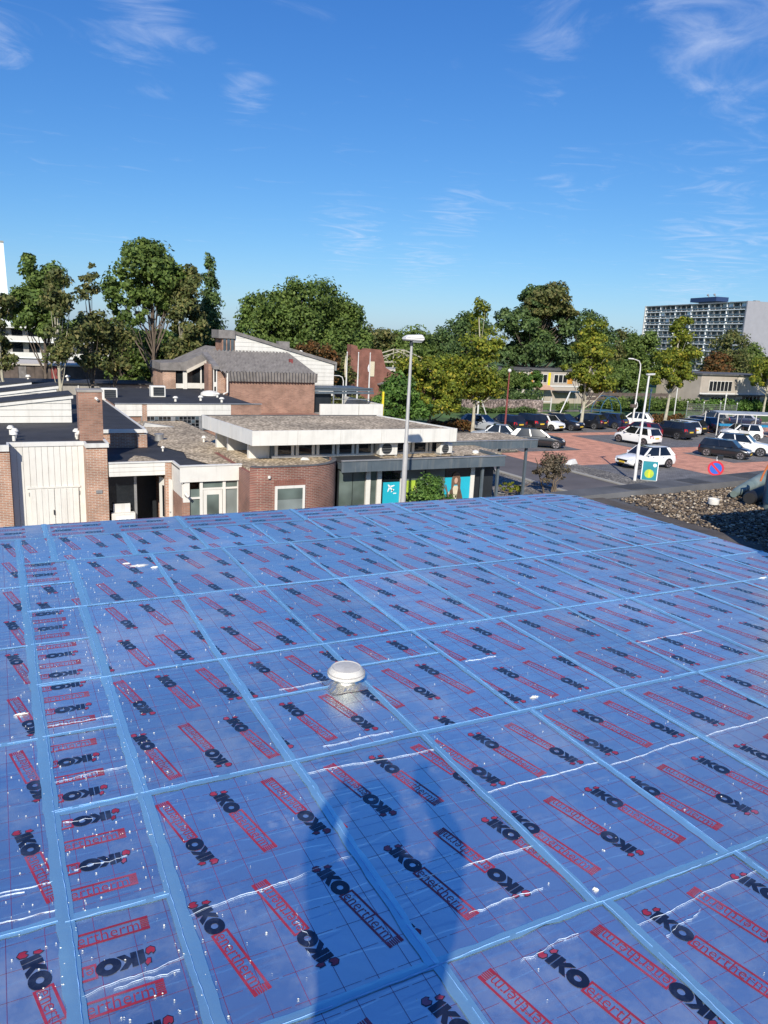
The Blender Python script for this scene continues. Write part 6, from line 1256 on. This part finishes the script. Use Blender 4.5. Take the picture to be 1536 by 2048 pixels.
# big dark group behind the lawn
tree('broadleaf_tree', 'huge dark tree with brownish top in the centre right background', 71.5, 92, 17.3, [(0, 0, 14.2, 4.0, 2.6), (-3.6, 0, 11.0, 4.2, 2.8), (4.0, 0, 11.2, 4.2, 2.8), (-.5, -.6, 8.0, 5.0, 2.8), (-4.2, 0, 6.4, 3.2, 2.2), (4.4, 0, 6.6, 3.2, 2.4)], 14000, .27, 'leaf_dark', .4, 'bark', 80, group=TB, sub=20, clump=.30)
tree('broadleaf_tree', 'brownish crown poking out above the huge dark tree', 71.8, 95, 17.6, [(0, -4.5, 15.0, 3.7, 2.2), (1.4, -4.5, 13.0, 3.8, 1.6), (-2.2, -4.5, 13.2, 2.6, 1.5)], 6000, .26, 'leaf_olive', .3, 'bark', 81, group=TB)
tree('broadleaf_tree', 'dark green tree left of the huge dark one', 62.0, 95, 12.4, [(0, 0, 9.4, 3.4, 2.7), (-1.6, 0, 6.2, 3.2, 2.6), (2.6, 0, 6.0, 2.8, 2.4)], 6500, .25, 'leaf_dark', .3, 'bark', 82, group=TB)
tree('broadleaf_tree', 'dark rounded tree right of the huge dark one', 81.6, 94, 14.2, [(0, 0, 11.0, 3.6, 2.9), (2.4, 0, 8.2, 3.4, 2.8), (-1.4, -.4, 6.4, 3.8, 2.8)], 7500, .25, 'leaf_dark', .3, 'bark', 83, group=TB)
tree('broadleaf_tree', 'round green tree before the leftmost far row house', 58.6, 82, 5.4, [(0, 0, 3.6, 2.6, 1.7), (2.6, 0, 3.2, 2.2, 1.6)], 4600, .19, 'leaf_green', .18, 'bark', 84, group=TB)
tree('broadleaf_tree', 'small yellowish green tree before the far row houses', 63.6, 82.5, 5.0, [(0, 0, 3.4, 2.0, 1.5)], 2600, .19, 'leaf_shrub', .15, 'bark', 85, group=TB)
tree('broadleaf_tree', 'mid green tree between the two white lamp posts and the tower block', 84.5, 84, 11.8, [(0, 0, 8.4, 3.2, 2.9), (2.6, 0, 5.6, 2.6, 2.4), (-2.2, 0, 5.0, 2.6, 2.2)], 6500, .22, 'leaf_green', .25, 'bark', 86, group=TB)
tree('broadleaf_tree', 'shaded green tree left behind the tower block tree', 79.5, 82, 6.4, [(0, 0, 4.2, 2.6, 2.0), (2.6, 0, 3.4, 2.2, 1.8)], 4200, .2, 'leaf_green', .2, 'bark', 87, group=TB)
for i, (x, y, h, mt, lb) in enumerate(((118, 124, 12.2, 'leaf_olive', 'far olive tree at the left foot of the tower block'), (134, 122, 10.0, 'leaf_dark', 'far dark tree below the tower block balconies'), (150, 122, 13.6, 'leaf_olive', 'far grey green tree before the grey end wall of the tower block'), (161, 126, 11.5, 'leaf_green', 'far green tree at the right frame edge below the grey end wall'), (126, 128, 9.6, 'leaf_green', 'far green tree below the middle of the tower block'), (142, 118, 8.6, 'leaf_rust', 'far brownish tree right of the tower block tree'), (110, 122, 12.6, 'leaf_dark', 'far dark tree between the huge tree and the tower block'))):
    tree('broadleaf_tree', lb, x, y, h, [(0, 0, h * .66, h * .36, h * .33), (-h * .22, 0, h * .42, h * .32, h * .3), (h * .25, 0, h * .40, h * .32, h * .3)], 4800, .34, mt, .3, 'bark', 90 + i, group='far trees under the tower block')
r_ = np.random.default_rng(77); n = 16000; fx = r_.uniform(-140, 520, n); base_ = 7.2 + 2.2 * np.sin(fx * .05) + 1.6 * np.sin(fx * .17 + 1) + 1.0 * np.sin(fx * .43)
P_ = np.stack([fx, 330 + r_.normal(0, 4, n) - .25 * np.maximum(fx - 150, 0), base_ * r_.random(n) ** .7], 1); nn = r_.normal(size=(n, 3)) + np.array([-.3, -.6, .5]); nn /= np.linalg.norm(nn, axis=1, keepdims=True)
V, Fc = leaf_quads(P_, nn, 1.1, 77); tag(link('far_wood', fastmesh('far_wood', V, Fc, 'leaf_green')), 'far line of woodland along the horizon', 'wood', kind='stuff')
# shrubs
tree('evergreen_shrub', 'dense bright green shrub in front of the shop windows', 14.9, 25.0, 3.1, [(0, 0, 2.35, .72, .62), (-.3, 0, 1.6, .85, .8), (.4, -.1, 1.5, .8, .8), (0, 0, .8, .95, .75)], 6500, .07, 'leaf_shrub', .05, 'bark', 100, 'shrub', stems=3, sub=18)
tree('bare_shrub', 'greyish sparse shrub at the far right corner of the blue roof', 27.0, 32.3, 2.6, [(0, 0, 1.75, .95, .62), (-.5, 0, 1.2, .8, .55), (.7, .1, 1.2, .75, .5)], 1700, .075, 'leaf_grey', .04, 'bark', 101, 'shrub', stems=4, fill=.2)
tree('low_shrub', 'low green shrub under the shop glass', 12.9, 26.0, 1.6, [(0, 0, 1.05, .6, .4), (.6, 0, .9, .5, .4)], 1200, .06, 'leaf_shrub', .03, 'bark', 102, 'shrub', stems=2)
tree('low_shrub', 'yellow flowering low plant beside the bicycles', 24.6, 32.6, .8, [(0, 0, .45, .8, .25)], 700, .06, 'leaf_lime', .02, 'bark', 103, 'shrub', stems=2)
def hedge(name, label, x0, x1, y0, y1, h, n, mt, leaf=.13, seed=1, group='hedges round the car park'):
    r = np.random.default_rng(seed); t = thing(name, label, 'hedge', ((x0 + x1) / 2, (y0 + y1) / 2, 0), 0, group); lx, ly = x1 - x0, y1 - y0
    P_ = np.stack([r.uniform(-lx / 2, lx / 2, n), r.uniform(-ly / 2, ly / 2, n), h * (.15 + .85 * r.random(n) ** .5) * (.85 + .2 * np.sin(r.uniform(0, 6, n)))], 1)
    P_[:, 2] *= .9 + .15 * np.sin(P_[:, 0] * 2.1)
    nn = r.normal(size=(n, 3)) + np.array([0, -.4, .6]); nn /= np.linalg.norm(nn, axis=1, keepdims=True); V, Fc = leaf_quads(P_, nn, leaf, seed)
    link('foliage', fastmesh('foliage', V, Fc, mt), t); st_ = MB()
    for k in range(max(3, int(lx / .8))): px_ = -lx / 2 + .3 + k * .8; st_.tube([(px_, 0, 0), (px_ + .1, 0, h * .7)], [.03, .01], 5)
    st_.build('stems', 'bark', t, local=True)
hedge('hedge', 'rusty low hedge at the left corner of the car park', 34.4, 38.4, 57.2, 59.0, 1.1, 3200, 'leaf_rust', .11, 1)
hedge('hedge', 'ochre low hedge behind the white far row hatchback', 62.6, 70.5, 62.0, 63.2, 1.0, 3600, 'leaf_rust', .12, 2)
hedge('hedge', 'dark hedge along the foot of the stone wall', 46.5, 58.0, 73.0, 73.8, .7, 3000, 'leaf_dark', .13, 3)
hedge('hedge', 'tall bright green hedge in front of the right row houses', 86, 104, 73.6, 75.0, 1.7, 6500, 'leaf_shrub', .16, 4)
hedge('hedge', 'green undergrowth behind the playground at right', 72, 86, 74.5, 78.5, 1.6, 6000, 'leaf_green', .17, 5)
hedge('hedge', 'dark hedge below the yellow green tree at the church', 26.5, 33.0, 60.5, 62.0, 1.5, 3800, 'leaf_dark', .14, 6)
hedge('hedge', 'dark undergrowth behind the stone wall', 48, 62, 77.0, 80.5, 2.3, 6000, 'leaf_dark', .19, 7)
hedge('hedge', 'undergrowth at the church foot behind the white terrace', 30, 40, 76.0, 78.0, 1.5, 4200, 'leaf_olive', .16, 8)
hedge('hedge', 'clipped green hedge block beside the white gate', 61.9, 63.3, 73.6, 74.6, 1.3, 1400, 'leaf_green', .11, 9)

# ------------------------------------------------------------------ the photographer, whose shadow falls on the boards
def skinned(name, chain, edges, radii, mats, parent):
    me = bpy.data.meshes.new(name); me.from_pydata(chain, edges, []); o = link(name, me, parent)
    sk = o.modifiers.new('skin', 'SKIN'); 
    for v, r in zip(me.skin_vertices[0].data, radii): v.radius = (r, r)
    me.skin_vertices[0].data[0].use_root = True; sb = o.modifiers.new('sub', 'SUBSURF'); sb.levels = 1; sb.render_levels = 2
    me.materials.append(M[mats]); return o
hx, hy = -.17, -.14                         # stands left of and behind the phone, both hands raised
pp = thing('person', 'photographer in dark work clothes holding a phone, standing on the blue boards', 'person', (hx, hy, ZR))
body_v = [(0, 0, .98), (0, 0, 1.24), (0, 0, 1.47), (-.01, .03, 1.58), (-.05, .09, 1.68), (-.05, .10, 1.78), (-.20, .06, 1.49), (-.17, .25, 1.57), (-.16, .20, 1.72), (-.15, .18, 1.77), (.19, -.05, 1.47), (.30, .07, 1.55), (.22, .075, 1.69), (.195, .075, 1.745),
          (-.10, 0, .90), (-.12, .02, .48), (-.13, -.02, .08), (-.14, .14, .04), (.10, 0, .90), (.12, .02, .48), (.13, -.02, .08), (.14, .14, .04)]
body_e = [(0, 1), (1, 2), (2, 3), (3, 4), (4, 5), (2, 6), (6, 7), (7, 8), (8, 9), (2, 10), (10, 11), (11, 12), (12, 13), (0, 14), (14, 15), (15, 16), (16, 17), (0, 18), (18, 19), (19, 20), (20, 21)]
body_r = [.15, .15, .16, .06, .095, .085, .08, .055, .042, .036, .08, .055, .042, .036, .10, .07, .05, .04, .10, .07, .05, .04]
skinned('body', body_v, body_e, body_r, 'cloth_dark', pp)
for bx0, by0 in ((-.15, .17), (.195, .07)):
    for dx, l in ((-.03, .075), (-.01, .085), (.01, .08), (.03, .065)):
        skinned('finger', [(bx0 + dx, by0, 1.745), (bx0 + dx, by0 + .010, 1.745 + l * .55), (bx0 + dx, by0 + .026, 1.745 + l * .95)], [(0, 1), (1, 2)], [.010, .009, .008], 'skin', pp)
    skinned('thumb', [(bx0 + .03, by0, 1.72), (bx0 + .055, by0 + .012, 1.75), (bx0 + .05, by0 + .02, 1.78)], [(0, 1), (1, 2)], [.011, .010, .009], 'skin', pp)
hm = bmesh.new(); bmesh.ops.create_uvsphere(hm, u_segments=18, v_segments=12, radius=.105); me = bpy.data.meshes.new('hair'); bmesh.ops.translate(hm, verts=hm.verts, vec=(-.05, .08, 1.75)); hm.to_mesh(me); hm.free(); me.materials.append(M['hair_brown']); link('hair', me, pp)
o = MB().box(-.036, .036, -.045, -.037, 7.93, 8.08).build('phone', 'black_rubber', loc=(0, -.04, 7.93), bevel=.003); tag(o, 'black phone held up by the photographer', 'phone')
